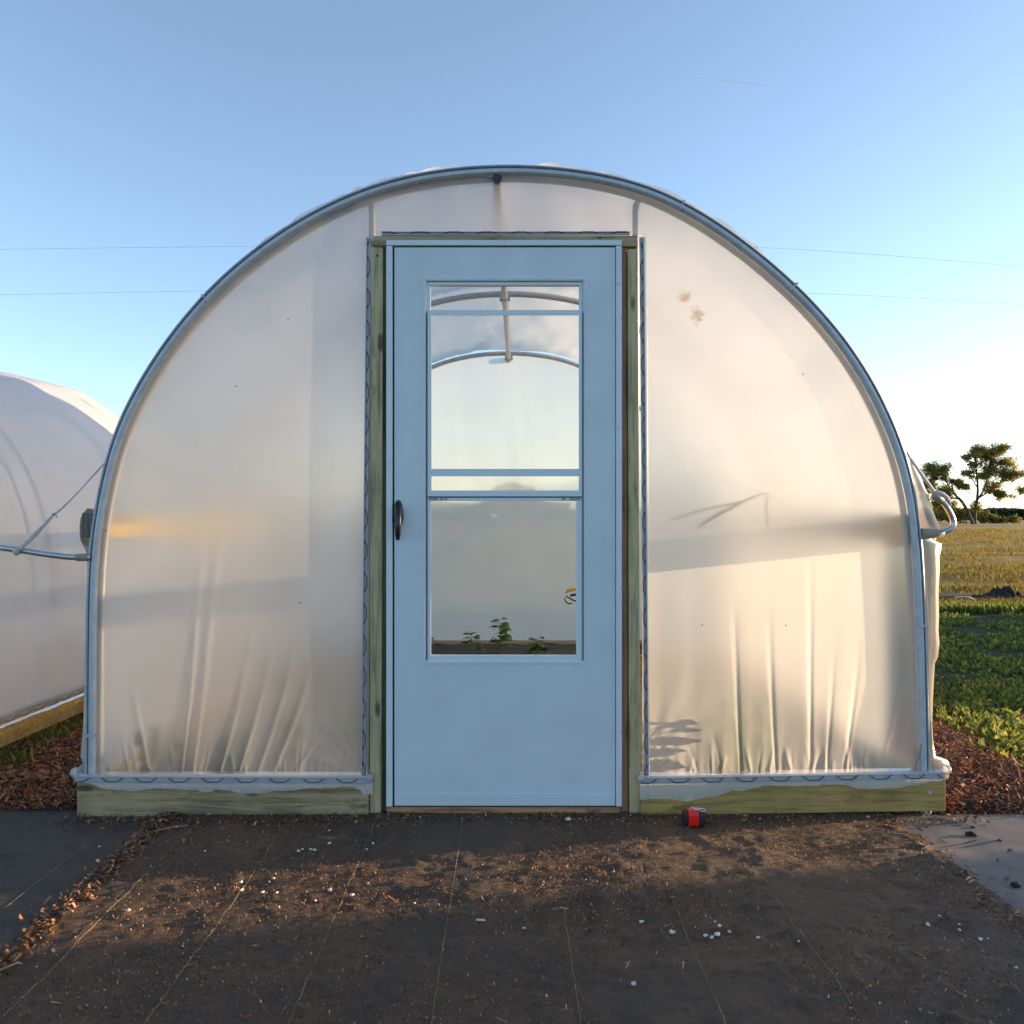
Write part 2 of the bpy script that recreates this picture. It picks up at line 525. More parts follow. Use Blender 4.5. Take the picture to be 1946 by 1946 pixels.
def groundmat():
    m, nt, out = newmat('field_ground')
    L = nt.links.new
    b = nt.nodes.new('ShaderNodeBsdfPrincipled'); b.inputs['Roughness'].default_value = 0.95
    b.inputs['Specular IOR Level'].default_value = 0.1
    v = coords(nt)
    sx = nt.nodes.new('ShaderNodeSeparateXYZ'); L(v, sx.inputs[0])
    n1 = noise_tex(nt, 1.2, 7, 0.7, v)
    near = ramp(nt, n1, [(0.3, (0.035, 0.035, 0.018)), (0.55, (0.05, 0.055, 0.022)), (0.75, (0.055, 0.038, 0.025))])
    n2 = noise_tex(nt, 0.35, 8, 0.75, coords(nt, (0.5, 1.6, 1)))
    far = ramp(nt, n2, [(0.3, (0.11, 0.085, 0.025)), (0.42, (0.23, 0.165, 0.05)), (0.58, (0.33, 0.22, 0.07)), (0.72, (0.22, 0.19, 0.04))])
    mr = nt.nodes.new('ShaderNodeMapRange'); mr.inputs[1].default_value = 6.6; mr.inputs[2].default_value = 7.6
    L(sx.outputs[1], mr.inputs[0])
    mx = nt.nodes.new('ShaderNodeMix'); mx.data_type = 'RGBA'
    L(mr.outputs[0], mx.inputs[0]); L(near, mx.inputs[6]); L(far, mx.inputs[7])
    L(mx.outputs[2], b.inputs['Base Color'])
    L(b.outputs[0], out.inputs[0])
    return m


M['ground'] = groundmat()
M['road'] = simple('road_surface', [(0.3, (0.1, 0.1, 0.1)), (0.7, (0.14, 0.135, 0.13))], 0.3, rough=0.9)

# ------------------------------------------------------------------ hoop outline (measured)
HP = [(173, 1545), (173, 1460), (173, 1300), (174, 1150), (175, 1090), (179, 1038), (187, 980), (196, 930), (209, 875), (227, 818), (233.6, 800),
      (275, 714), (316.5, 654.6), (365.6, 592), (414.8, 538), (466.6, 494), (528.7, 449), (588, 412), (640, 386), (700, 362), (750, 347),
      (800, 335), (880, 323), (962, 318), (1050, 321), (1143, 334), (1216, 354), (1255, 368), (1315, 396), (1392, 447), (1470, 506),
      (1547.6, 576), (1612, 655), (1653, 721), (1688, 793), (1712, 859), (1727, 911), (1735, 952), (1741, 1015), (1746, 1078),
      (1750, 1146), (1754, 1300), (1757, 1460), (1758, 1545)]


def catmull(pts, sub):
    out = []
    P_ = [Vector(p) for p in pts]
    for i in range(len(P_) - 1):
        p0 = P_[max(i - 1, 0)]; p1 = P_[i]; p2 = P_[i + 1]; p3 = P_[min(i + 2, len(P_) - 1)]
        for k in range(sub):
            t = k / sub
            out.append(0.5 * ((2 * p1) + (p2 - p0) * t + (2 * p0 - 5 * p1 + 4 * p2 - p3) * t * t + (3 * p1 - p0 - 3 * p2 + p3) * t ** 3))
    out.append(P_[-1])
    return out


HPs = HP[:]
for _ in range(3):
    HPs = [HPs[0]] + [((a[0] + 2 * b[0] + c[0]) / 4, (a[1] + 2 * b[1] + c[1]) / 4) for a, b, c in zip(HPs, HPs[1:], HPs[2:])] + [HPs[-1]]
hw = [(W(x, y).x, W(x, y).z) for x, y in HPs]
HC = [(v.x, v.y) for v in catmull(hw, 4)]       # centre line of the front arch in metres
TOPI = max(range(len(HC)), key=lambda i: HC[i][1])


def lerp_tab(tab, key, val, q):
    for a, b in zip(tab, tab[1:]):
        if (a[key] - q) * (b[key] - q) <= 0 and a[key] != b[key]:
            t = (q - a[key]) / (b[key] - a[key])
            return a[val] + (b[val] - a[val]) * t
    return tab[0][val] if abs(tab[0][key] - q) < abs(tab[-1][key] - q) else tab[-1][val]


def hoopL(z): return lerp_tab(HC[:TOPI + 1], 1, 0, z)
def hoopR(z): return lerp_tab(HC[TOPI:], 1, 0, z)
def hoopT(x): return lerp_tab(HC, 0, 1, x)


def fn(x, y=0, z=0): return noise.noise(Vector((x, y, z)))


# ------------------------------------------------------------------ ground
def hgt(x, y):
    h = -0.012
    if x < -1.7 and y > 0:
        h -= 0.10 * min(1, (-1.7 - x) / 0.7) * min(1, y / 0.8)
    return h


mb = MB()
xs = [-3000, -600, -120, -40, -15] + [-8 + 0.25 * i for i in range(65)] + [15, 40, 120, 600, 3000]
ys = [-600, -60, -15, -5] + [-3 + 0.25 * i for i in range(60)] + [20, 40, 80, 200, 600, 1500, 4000]
mb.grid([[(x, y, hgt(x, y) - (0.02 if -9 < x < 9 else 0)) for x in xs] for y in ys])
tag(mb.build('ground', M['ground']), kind='structure')

mb = MB()
mb.box(-400, 600, 100, 112, -0.03, 0.02)
tag(mb.build('road', M['road']), kind='structure')


def fabric_h(x, y, amp=1.0):
    ca, sa = math.cos(0.25), math.sin(0.25)
    u, v = x * ca + y * sa, -x * sa + y * ca
    h = 0.009 * fn(u * 1.1, v * 3.6, 1.3) + 0.0075 * fn(u * 3, v * 10, 4.2) + 0.005 * fn(x * 12, y * 22, 7.7) + 0.003 * fn(x * 36, y * 46, 2.7)
    h += 0.016 * max(0.0, fn(x * 4.5, y * 9, 5.1) - 0.20) + 0.020 * max(0.0, fn(x * 13, y * 26, 8.1) - 0.22)
    if y > -0.25: h *= max(0.15, min(1, (-0.01 - y) / 0.24))
    return h * amp


def sheet(name, x0, x1, y0, y1, z, mat, step, amp, label, edge=0.012, sd_=0):
    mb = MB()
    nx = int((x1 - x0) / step); ny = int((y1 - y0) / step)
    rows = []
    for j in range(ny + 1):
        y = y0 + (y1 - y0) * j / ny
        e0 = edge * fn(y * 3, sd_ + 5.5); e1 = edge * fn(y * 3, sd_ + 9.5)
        row = []
        for i in range(nx + 1):
            t = i / nx
            x = x0 + e0 + (x1 + e1 - x0 - e0) * t
            row.append((x, y, z + fabric_h(x + sd_, y, amp)))
        rows.append(row)
    mb.grid(rows)
    o = mb.build(name, mat, smooth=True)
    tag(o, label, 'weed fabric', kind='structure')
    return o


sheet('weed_fabric', -4.2, -1.16, -3.4, 0.06, 0.004, M['fab_l'], 0.03, 0.45, 'clean dark weed fabric strip left of the soiled centre strip', sd_=3)
sheet('weed_fabric', 1.33, 4.6, -3.4, -0.01, 0.004, M['fab_r'], 0.03, 0.6, 'smooth clean weed fabric strip, coloured paler as if lit, right of the soiled centre strip', sd_=8)
main_sheet = sheet('weed_fabric', -1.22, 1.39, -2.6, -0.012, 0.012, M['fab'], 0.010, 1.0, 'dirt covered black weed fabric in front of the blue door', sd_=0)


def thread(x, y0, y1, z, amp, gaps, sd_=0):
    mb = MB()
    y = y0
    while y < y1:
        ye = y1
        n = max(2, int((ye - y) / 0.014))
        pts = []
        for i in range(n + 1):
            yy = y + (ye - y) * i / n
            xx = x + 0.006 * fn(yy * 2, x * 9) + 0.0015 * fn(yy * 30, x)
            pts.append((xx, yy, z + fabric_h(xx + sd_, yy, amp) + (0.0010 + 0.0028 * fn(yy * 3.1, x * 5) + 0.0010 * fn(yy * 13, x) if gaps else 0.0009)))
        mb.tube(pts, 0.0008, 5)
        y = ye + 0.001
    return mb


for x, y0, y1, z, a, g, s_ in ((-1.385, -3.2, 0.0, 0.004, 0.45, 0, 3), (-1.685, -3.2, 0.0, 0.004, 0.45, 0, 3), (-1.08, -3.2, -0.05, 0.016, 1, 1, 0),
                          (-0.765, -3.2, -0.05, 0.016, 1, 1, 0), (-0.46, -3.2, -0.05, 0.016, 1, 1, 0), (-0.155, -3.2, -0.1, 0.016, 1, 1, 0),
                          (0.157, -3.2, -0.75, 0.016, 1, 1, 0), (0.463, -3.2, -0.45, 0.016, 1, 1, 0), (0.757, -3.2, -0.3, 0.016, 1, 1, 0)):
    side = 'on the clean left strip' if x < -1.2 else 'on the soiled centre strip'
    o = thread(x, y0, y1, z, a, g, s_).build('seam_thread', M['thread'])
    nm = {-1.385: 'nearer the soiled strip, on the clean left fabric', -1.685: 'farther out on the clean left fabric', -1.08: 'nearest the clean left strip on the soiled fabric',
          -0.765: 'under the middle of the left film panel', -0.46: 'just left of the door posts', -0.155: 'below the door left of its middle',
          0.157: 'below the door right of its middle', 0.463: 'just right of the door, passing the white stones', 0.757: 'under the right film panel, farthest right'}[x]
    tag(o, 'yellow woven seam line ' + nm, 'seam line', 'yellow seam lines of the weed fabric')


# little flat pieces ------------------------------------------------
def flakes(mb, n, posf, l0, l1, w0, w1, tilt):
    for _ in range(n):
        p = posf()
        if p is None:
            continue
        a = random.uniform(0, math.pi)
        l = random.uniform(l0, l1) / 2
        w_ = random.uniform(w0, w1) / 2
        ti = max(-1.1, min(1.1, random.gauss(0, tilt)))
        tj = max(-1.1, min(1.1, random.gauss(0, tilt)))
        u = Vector((math.cos(a), math.sin(a), math.tan(ti))) * l
        v = Vector((-math.sin(a), math.cos(a), math.tan(tj))) * w_
        p = Vector(p)
        k = random.uniform(0.4, 1)
        mb.quad(p - u - v * k, p + u - v, p + u * 0.8 + v, p - u * 0.9 + v)


def on_fab():
    x = random.uniform(-1.22, 1.38)
    y = -abs(random.gauss(0, 1.1)) if random.random() < 0.6 else random.uniform(-1.9, 0.05)
    d = fn(x * 2.2, y * 2.2, 3.0)
    if random.random() > 0.45 + d * 1.1 or y < -2.2:
        return None
    return (x, y, 0.016 + fabric_h(x, y) + random.uniform(0.0, 0.003))


mb = MB()
flakes(mb, 75000, on_fab, 0.0015, 0.0055, 0.0012, 0.0035, 0.6)
flakes(mb, 500, on_fab, 0.015, 0.04, 0.003, 0.008, 0.15)


def edge_l():
    y = random.uniform(-2.3, 0.05)
    x = -1.215 + random.gauss(0, 0.022)
    return (x, y, 0.014 + random.uniform(0, 0.008))


flakes(mb, 2600, edge_l, 0.006, 0.02, 0.003, 0.01, 0.4)
flakes(mb, 500, lambda: (1.37 + random.gauss(0, 0.03), random.uniform(-2.2, -0.1), 0.02 + random.uniform(0, .004)), 0.006, 0.025, 0.003, 0.008, 0.3)
flakes(mb, 1500, lambda: (random.uniform(-1.6, 1.7), random.gauss(-0.075, 0.03), 0.012 + random.uniform(0, .004)), 0.005, 0.016, 0.003, 0.008, 0.4)
flakes(mb, 160, lambda: (random.uniform(-3, -1.25), random.uniform(-2, 0), 0.008), 0.006, 0.03, 0.003, 0.008, 0.2)
flakes(mb, 70, lambda: (random.uniform(1.4, 2.6), random.uniform(-1.2, -0.05), 0.010), 0.008, 0.04, 0.004, 0.012, 0.3)
tag(mb.build('wood_crumbs', M['chips']), 'brown wood crumbs and dry bits strewn over the weed fabric', 'wood crumbs', kind='stuff')

# mulch beds
def bed(name, poly_x0, poly_x1, y0, y1, zf, n, label):
    mb = MB()
    nx = int((poly_x1 - poly_x0) / 0.04); ny = int((y1 - y0) / 0.04)
    mb.grid([[(poly_x0 + (poly_x1 - poly_x0) * i / nx, y0 + (y1 - y0) * j / ny,
               zf(poly_x0 + (poly_x1 - poly_x0) * i / nx, y0 + (y1 - y0) * j / ny)) for i in range(nx + 1)] for j in range(ny + 1)])
    b_ = mb.build(name + '_base', M['soil'], smooth=True)
    mc = MB()

    def pos():
        x = random.uniform(poly_x0, poly_x1); y = y0 + (y1 - y0) * random.random() ** 1.25
        return (x, y, zf(x, y) + random.uniform(0.0, 0.014))
    flakes(mc, int(n * 1.7), pos, 0.008, 0.038, 0.002, 0.008, 0.42)
    o = mc.build(name, M['mulch'])
    tag(o, label, 'mulch', kind='stuff')
    tag(b_, kind='structure')
    b_.name = 'ground_bed'
    return o


def zr(x, y):
    e = max(0.0, min(1, (2.42 + 0.12 * fn(y * 2) - x) / 0.25))
    return -0.025 + e * (0.055 + 0.012 * fn(x * 5, y * 5) + 0.012 * fn(x * 17, y * 17)) * min(1, max(0.0, y - 0.0) / 0.08 + 0.2)


def zl(x, y):
    e = max(0.0, min(1, (x + 3.0) / 0.2))
    dip = -0.10 * max(0.0, min(1, (-1.7 - x) / 0.7)) * min(1, max(y, 0) / 0.8)
    return dip - 0.025 + e * (0.05 + 0.014 * fn(x * 5, y * 5) + 0.012 * fn(x * 17, y * 17)) * min(1, max(0.0, y) / 0.1 + 0.2)


bed('mulch', 1.56, 2.42, -0.03, 5.0, zr, 15000, 'reddish shredded mulch in the bed along the right side of the greenhouse')
bed('mulch', -3.0, -1.56, 0.03, 4.0, zl, 20000, 'dark brown mulch between the two greenhouses')


# weeds and grass ----------------------------------------------------
def blades(mb, c, n, h, spread, wid, lean=0.5):
    for _ in range(n):
        a = random.uniform(0, 2 * math.pi)
        r_ = spread * math.sqrt(random.random())
        b = Vector((c[0] + r_ * math.cos(a), c[1] + r_ * math.sin(a), c[2]))
        hh = h * random.uniform(0.5, 1.1)
        d = Vector((math.cos(a + random.gauss(0, 1)), math.sin(a + random.gauss(0, 1)), 0))
        s = d.cross(Vector((0, 0, 1))).normalized() * wid * random.uniform(0.6, 1.2)
        tip = b + d * hh * lean * random.random() + Vector((0, 0, hh))
        mid = b.lerp(tip, 0.5) + Vector((0, 0, hh * 0.12))
        n0 = len(mb.v)
        mb.v += [tuple(b - s * 0.4), tuple(b + s * 0.4), tuple(mid + s), tuple(tip), tuple(mid - s)]
        mb.f.append((n0, n0 + 1, n0 + 2, n0 + 3, n0 + 4))


mb = MB()
for _ in range(13000):
    y = random.uniform(0.5, 6.9)
    x = random.uniform(2.2, 2.2 + 0.62 * (y + 3))
    if x / (y + 3) > 0.80 or x / (y + 3) < 0.44:
        continue
    d = fn(x * 1.6, y * 1.6, 9)
    if random.random() > 0.5 + 1.3 * d:
        continue
    if x < 2.3:
        continue
    blades(mb, (x, y, -0.03), 5, random.choice((0.02, 0.03, 0.05)), 0.045, 0.008 + 0.008 * random.random(), 1.5)
for _ in range(900):
    y = random.uniform(6.5, 6.95); x = random.uniform(4.6, 7.4)
    blades(mb, (x, y, -0.03), 8, 0.10, 0.08, 0.010, 0.6)
# clumps near the left neighbour's board and in the left mulch
for _ in range(260):
    y = random.uniform(0.4, 2.2)
    x = -2.42 + random.gauss(0, 0.11) - 0.0 * y
    blades(mb, (x, y, hgt(x, y)), 7, 0.075, 0.04, 0.008, 0.8)
for (x, y) in ((-1.78, 0.72), (-1.74, 0.95), (-1.83, 1.2), (-2.1, 0.25), (-2.25, 0.4), (-2.0, 1.3), (-2.2, 0.75), (-2.35, 0.2)):
    blades(mb, (x, y, zl(x, y)), 22, 0.07, 0.05, 0.008, 0.8)
for _ in range(120):
    y = random.uniform(-0.0, 2.6); x = 2.36 + random.gauss(0, 0.09)
    blades(mb, (x, y, -0.01), 9, 0.055, 0.05, 0.013, 1.4)
tag(mb.build('grass', M['grass']), 'green weeds and low grass growing beside the greenhouses', 'grass', kind='stuff')

mb = MB()
for _ in range(9000):
    y = 7.0 + 60 * random.random() ** 2.0
    x = (y + 3) * random.uniform(0.46, 0.75)
    if random.random() > 0.5 + 1.6 * fn(x * 0.35, y * 0.9, 2):
        continue
    s_ = 1 + y / 25
    blades(mb, (x, y, -0.03), 5, 0.09 * s_ ** 0.6, 0.12 * s_, 0.006 * s_, 0.9)
tag(mb.build('dry_grass', M['drygrass']), 'golden dry grass in the field beyond the green weeds', 'grass', kind='stuff')

# ------------------------------------------------------------------ greenhouse
G = empty('greenhouse', (0, 0, 0))
tag(G, 'large white film hoop greenhouse with a blue white storm door in its end wall', 'greenhouse')
LEN = 3.32
RIBS = (1.62, 3.30)

# front arch: hoop pipe behind the film (beige), bent channel in front (blue)
off_in = []
mb = MB()
prof_pipe = [(-0.0200 + 0.0145 * math.cos(a), 0.0145 * math.sin(a)) for a in [2 * math.pi * k / 10 for k in range(10)]]
mb.sweep(HC, prof_pipe, 0.028)
mb.build('hoop', M['steel_in'], G, smooth=True)
mb = MB()
# channel: two rounded lips with a groove between
prof = [(-0.019, 0.0), (-0.019, -0.006), (-0.0165, -0.013), (-0.011, -0.0175), (-0.004, -0.0185), (0.002, -0.016), (0.0045, -0.010), (0.0075, -0.009), (0.009, -0.013), (0.012, -0.0165),
        (0.0165, -0.013), (0.019, -0.006), (0.019, 0.0)]
mb.sweep(HC, prof, 0.0)
ch = mb.build('arch_track', M['steel'], G, smooth=False)
mb = MB()
mb.sweep(HC, [(0.0046, -0.0108), (0.0070, -0.0108), (0.0070, -0.0075), (0.0046, -0.0075)], 0.0)
mb.build('track_groove', M['groove'], ch)
for (px, py) in ((1291, 393), (1507, 537), (174, 1395), (1755, 1190), (399, 577)):
    # joints of the track pieces: thin raised clips
    mb = MB()
    q = W(px, py)
    i = min(range(len(HC)), key=lambda k: (HC[k][0] - q.x) ** 2 + (HC[k][1] - q.z) ** 2)
    i = max(1, min(len(HC) - 2, i))
    mb.sweep([HC[i], ((HC[i][0] * 0.85 + HC[i + 1][0] * 0.15), (HC[i][1] * 0.85 + HC[i + 1][1] * 0.15))], [(-0.019, 0.0), (-0.019, -0.021), (0.019, -0.021), (0.019, 0.0)], 0.0)
    mb.build('track_joint', M['chan'], ch)

for y in RIBS:
    mb = MB()
    mb.sweep(HC[::2], [(-0.012 + 0.017 * math.cos(a), 0.017 * math.sin(a)) for a in [2 * math.pi * k / 12 for k in range(12)]], y)
    mb.build('rib', M['steel_in'], G, smooth=True)

# ridge pipe, its end and brackets
rp0 = W(944.5, 341, -0.004); rp1 = W(967, 683, 3.30)
RZ = 0.5 * (rp0.z + rp1.z)
mb = MB()
mb.tube([rp0 + Vector((0, -0.006, 0)), Vector((rp1.x, 3.34, rp1.z))], 0.0165, 14)
rg = mb.build('ridge_pipe', M['steel_in'], G, smooth=True)
mb = MB()
mb.tube([rp0 + Vector((0, -0.012, 0)), rp0 + Vector((0, -0.0055, 0))], 0.0175, 16)
mb.build('end_cap', M['wire'], rg)
mb = MB()
mb.tube([rp0 + Vector((-0.03, 0.0, 0.012)), rp0 + Vector((0.012, 0.0, 0.012))], 0.006, 8)
mb.build('hook', M['steel_in'], rg)
for y in RIBS:
    mb = MB()
    t = (y + 0.0) / 3.3
    zz = rp0.z + (rp1.z - rp0.z) * t
    xx = rp0.x + (rp1.x - rp0.x) * t
    mb.box(xx - 0.03, xx + 0.03, y - 0.024, y - 0.018, zz - 0.012, zz + 0.03)
    mb.tube([(xx, y - 0.05, zz), (xx, y + 0.05, zz)], 0.021, 12)
    mb.build('bracket', M['steel_in'], rg, smooth=False)

# end wall posts (pipes behind the film beside the door)
for (pt, pm, pb) in (((699, 376), (708, 392), (707, 1544)), ((1218, 374), (1208, 392), (1209, 1544))):
    mb = MB()
    a, b_, c = W(*pt, 0.03), W(*pm, 0.03), W(*pb, 0.03)
    mb.tube([a, a.lerp(b_, 0.4), b_, b_ + Vector((0, 0, -0.03)), c], [0.008, 0.009, 0.0125, 0.0125, 0.0125], 10)
    mb.build('end_post', M['steel_in'], G, smooth=True)

# boards
XL, XR = W(146, 1500).x, W(1797, 1500).x
DL0, DL1 = W(704, 0).x, W(727, 0).x        # left door post
DR0, DR1 = W(1192, 0).x, W(1216, 0).x
p = W(146, 1488, -0.03); q = W(701, 1490, -0.03)
mb = MB()
mb.prism([(p.x, 0.004), (q.x - 0.002, -0.006), (q.x - 0.002, q.z), (p.x, p.z)], -0.03, 0.008)
mb.build('base_board', M['wood_l'], G, bevel=0.002)
p = W(1218, 1490, -0.03); q = W(1797, 1480, -0.03)
p2 = W(1218, 1550, -0.03); q2 = W(1797, 1541, -0.03)
mb = MB()
mb.prism([(p2.x, p2.z), (q2.x, q2.z), (q.x, q.z), (p.x, p.z)], -0.03, 0.008)
br = mb.build('base_board', M['wood_r'], G, bevel=0.002)
c = W(1766, 1505, -0.03)
mb = MB(); mb.tube([c, c + Vector((0, -0.006, 0))], 0.006, 10)
mb.build('bolt', M['steel'], br)
for (xa, xb) in ((XL - 0.0, XL + 0.038), (XR - 0.038, XR)):
    mb = MB(); mb.box(xa, xb, 0.010, LEN, 0.0, 0.12)
    mb.build('side_board', M['wood_r'] if xa > 0 else M['wood_l'], G, bevel=0.002)
mb = MB(); mb.box(XL, XR, LEN + 0.002, LEN + 0.04, 0.0, 0.14)
mb.build('rear_board', M['wood_r'], G, bevel=0.002)

# hip rails
for (s, x0, x1) in ((-1, W(160, 0).x, W(180, 0).x), (1, W(1745, 0).x, W(1766, 0).x)):
    mb = MB()
    mb.box(x0, x1, -0.004 if s < 0 else 0.012, LEN, 1.012, 1.10)
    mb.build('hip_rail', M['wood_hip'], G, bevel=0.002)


CR = random.Random(77)
CREASE = {'T': [], 'L': [], 'R': []}
def _px(px): return W(px, 0).x
for px, top, ln, cw, ca in ((1409, 0.62, -0.045, 0.012, 0.011), (1476, 0.60, -0.05, 0.012, 0.012), (1541, 0.82, 0.0, 0.013, 0.013), (1571, 0.48, 0.06, 0.012, 0.010),
                            (1604, 0.52, 0.12, 0.013, 0.011), (1375, 0.16, -0.2, 0.008, 0.005), (1440, 0.12, 0.12, 0.007, 0.005), (1330, 0.16, -0.3, 0.008, 0.005),
                            (1505, 0.12, 0.0, 0.007, 0.004), (1670, 0.35, 0.25, 0.012, 0.006), (1700, 0.30, 0.2, 0.012, 0.005)):
    CREASE['R'].append((_px(px), top, ln, cw * 0.75, -ca * 0.42))
for px, top, ln, cw, ca in ((283, 0.34, -0.18, 0.011, 0.009), (342, 0.85, 0.10, 0.015, 0.014), (362, 0.90, 0.12, 0.016, 0.013), (414, 0.55, 0.24, 0.013, 0.010),
                            (450, 0.50, 0.27, 0.013, 0.010), (486, 0.50, 0.30, 0.013, 0.010), (515, 0.42, 0.36, 0.012, 0.009), (555, 0.25, 0.6, 0.010, 0.007), (590, 0.22, 0.95, 0.010, 0.007), (625, 0.2, 0.9, 0.010, 0.006)):
    CREASE['L'].append((_px(px), top, ln, cw, ca * 0.8))
for sd__, a_, b__ in (('L', 200, 690), ('R', 1235, 1735)):
    for _ in range(26):
        CREASE[sd__].append((_px(CR.uniform(a_, b__)), CR.uniform(0.05, 0.14), CR.uniform(-0.2, 0.35) if sd__ == 'L' else CR.uniform(-0.25, 0.2), CR.uniform(0.004, 0.008), CR.uniform(0.003, 0.006)))


# film wrinkles -------------------------------------------------------
def wr(x, z, side):
    """depth offset of the end wall film"""
    zb = z - 0.14
    d = 0.0
    if side in 'LR':
        # pleats rising from the bottom track, fanning out
        cx = -1.05 if side == 'L' else 1.05
        lean = (0.30 if side == 'L' else 0.05)
        u = x - lean * zb * (1.0 if side == 'L' else (0.6 + (x - 0.9)))
        d += 0.0045 * math.exp(-zb / 0.07) * fn(u * 42, 0.3, 2.0)
        d += 0.0065 * math.exp(-zb / 0.22) * fn(u * 17, 0.3, 8.0 if side == 'L' else 5.0)
        d += 0.010 * math.exp(-zb / 0.5) * max(0, fn(u * 9, zb * 0.4, 3.1)) ** 1.5
    for (cx0, top, ln, cw, ca) in CREASE[side]:
        if zb < top:
            k = 1 - zb / top
            u2 = (x - cx0 - ln * zb - 0.03 * ln * math.sin(zb * 7)) / (cw * (0.45 + 0.9 * zb / top))
            if abs(u2) < 3:
                d += ca * math.exp(-u2 * u2) * k ** 0.7
    d += 0.004 * fn(x * 1.5, z * 1.1, 6.6)
    # corner tension lines at the door foot
    for cxp in (0.5 * (DL0 - 0.02) + 0.5 * (DL0 - 0.02), DR1 + 0.02):
        dx = abs(x - cxp); dz = zb
        if dx < 0.5 and dz < 0.5 and dx + dz > 0.01:
            an = math.atan2(dz, dx)
            rr = math.hypot(dx, dz)
            d += 0.0032 * math.exp(-rr / 0.16) * math.sin(an * 22)
    return d


zb0 = W(0, 1474).z
ztop_side = W(0, 366).z
YF = 0.003
xdl = W(701, 0).x; xdr = W(1221, 0).x
# left panel
rows = []
NZ, NX = 230, 260
zs = [zb0 + (hoopT(xdl) - 0.004 - zb0) * (j / NZ) for j in range(NZ + 1)]
for z in zs:
    xa = hoopL(z)
    fl = 0.0
    xa = min(xa, xdl - 0.002)
    # end points are pinned behind the tracks
    row = []
    for i in range(NX + 1):
        t = i / NX
        x = xa + (xdl - xa) * t
        pin = min(1, t * 12 * max(0.1, (xdl - xa)), (1 - t) * 12 * max(0.1, (xdl - xa))) * min(1, (z - zb0) / 0.02 + 0.0)
        row.append((x, YF + wr(x, z, 'L') * pin, z))
    rows.append(row)
mb = MB(); mb.grid(rows)
# right panel
rows = []
zs = [zb0 + (hoopT(xdr) - 0.004 - zb0) * (j / NZ) for j in range(NZ + 1)]
for z in zs:
    xb = max(hoopR(z), xdr + 0.002)
    row = []
    for i in range(NX + 1):
        t = i / NX
        x = xdr + (xb - xdr) * t
        pin = min(1, t * 12 * max(0.1, (xb - xdr)), (1 - t) * 12 * max(0.1, (xb - xdr))) * min(1, (z - zb0) / 0.02)
        row.append((x, YF + wr(x, z, 'R') * pin, z))
    rows.append(row)
mb.grid(rows)
# panel over the door
zh = W(0, 446).z
rows = []
for j in range(25):
    row = []
    for i in range(91):
        x = xdl + (xdr - xdl) * i / 90
        z = zh + (hoopT(x) - zh) * j / 24
        pin = min(1, i / 8, (90 - i) / 8, j / 3, (24 - j) / 3)
        row.append((x, YF + 0.003 * fn(x * 4, z * 4, 2) * pin, z))
    rows.append(row)
mb.grid(rows)
mb.build('end_wall_film', M['film_end'], G, smooth=True)

# rear wall film
rows = []
zs = [0.10 + (2.355 - 0.10) * j / 90 for j in range(91)]
for z in zs:
    xa, xb = hoopL(min(z, 2.35)), hoopR(min(z, 2.35))
    row = []
    for i in range(101):
        x = xa + (xb - xa) * i / 100
        d = 0.008 * fn(x * 2, z * 0.9, 4) + 0.0022 * fn(x * 11 + z, z * 0.7, 6) * math.exp(-abs(z - 1.1) / 0.8)
        row.append((x, LEN + d, z))
    rows.append(row)
mb = MB(); mb.grid(rows)
mb.build('rear_wall_film', M['film_back'], G, smooth=True)


# roof cover
def roof_pts():
    return [p_ for p_ in HC if p_[1] > 1.02]


RP = roof_pts()
rows = []
ysr = [0.004, 0.02, 0.045, 0.08, 0.12, 0.17, 0.24] + [0.32 + 0.1 * i for i in range(31)]
for yy in ysr:
    row = []
    for i, (x, z) in enumerate(RP):
        a = RP[max(i - 1, 0)]; b_ = RP[min(i + 1, len(RP) - 1)]
        t = Vector((b_[0] - a[0], b_[1] - a[1])).normalized()
        n = Vector((-t.y, t.x))
        s = i * 0.12
        edge = min(1, yy / 0.04)
        o_ = 0.006 + edge * (0.012 + 0.012 * fn(s * 1.7, yy * 2.2, 1) + 0.010 * max(0, fn(s * 4 + yy * 2, yy * 5, 7)) + 0.006 * fn(s * 6, yy * 3.0, 3))
        if yy > 0.1:
            # sag between the ribs
            o_ -= 0.012 * math.sin(math.pi * ((yy % 1.66) / 1.66))
        row.append((x + n.x * o_, yy, z + n.y * o_))
    rows.append(row)
mb = MB(); mb.grid(rows)
rf = mb.build('roof_film', M['film_roof'], G, smooth=True)
# loose film edge standing up behind the arch
rows = [[], [], []]
for i, (x, z) in enumerate(RP):
    a = RP[max(i - 1, 0)]; b_ = RP[min(i + 1, len(RP) - 1)]
    t = Vector((b_[0] - a[0], b_[1] - a[1])).normalized()
    n = Vector((-t.y, t.x))
    s = i * 0.1
    px = x
    env = 0.0
    if -0.9 < px < -0.12: env = 1.0
    if 0.1 < px < 0.95: env = 1.1
    if 1.35 < px: env = 0.6
    k = 0.017 + env * (0.010 + 0.026 * abs(fn(s * 3.3, 2.2)) + 0.012 * max(0, fn(s * 11, 5.2)))
    rows[0].append((x + n.x * 0.012, 0.0035, z + n.y * 0.012))
    rows[1].append((x + n.x * (0.6 * k + 0.006), 0.006 + 0.004 * fn(s * 5, 1), z + n.y * (0.6 * k + 0.006)))
    rows[2].append((x + n.x * k, 0.012 + 0.006 * fn(s * 8, 3), z + n.y * k))
mb = MB(); mb.grid(rows)
mb.build('film_edge', M['film_side'], rf, smooth=True)


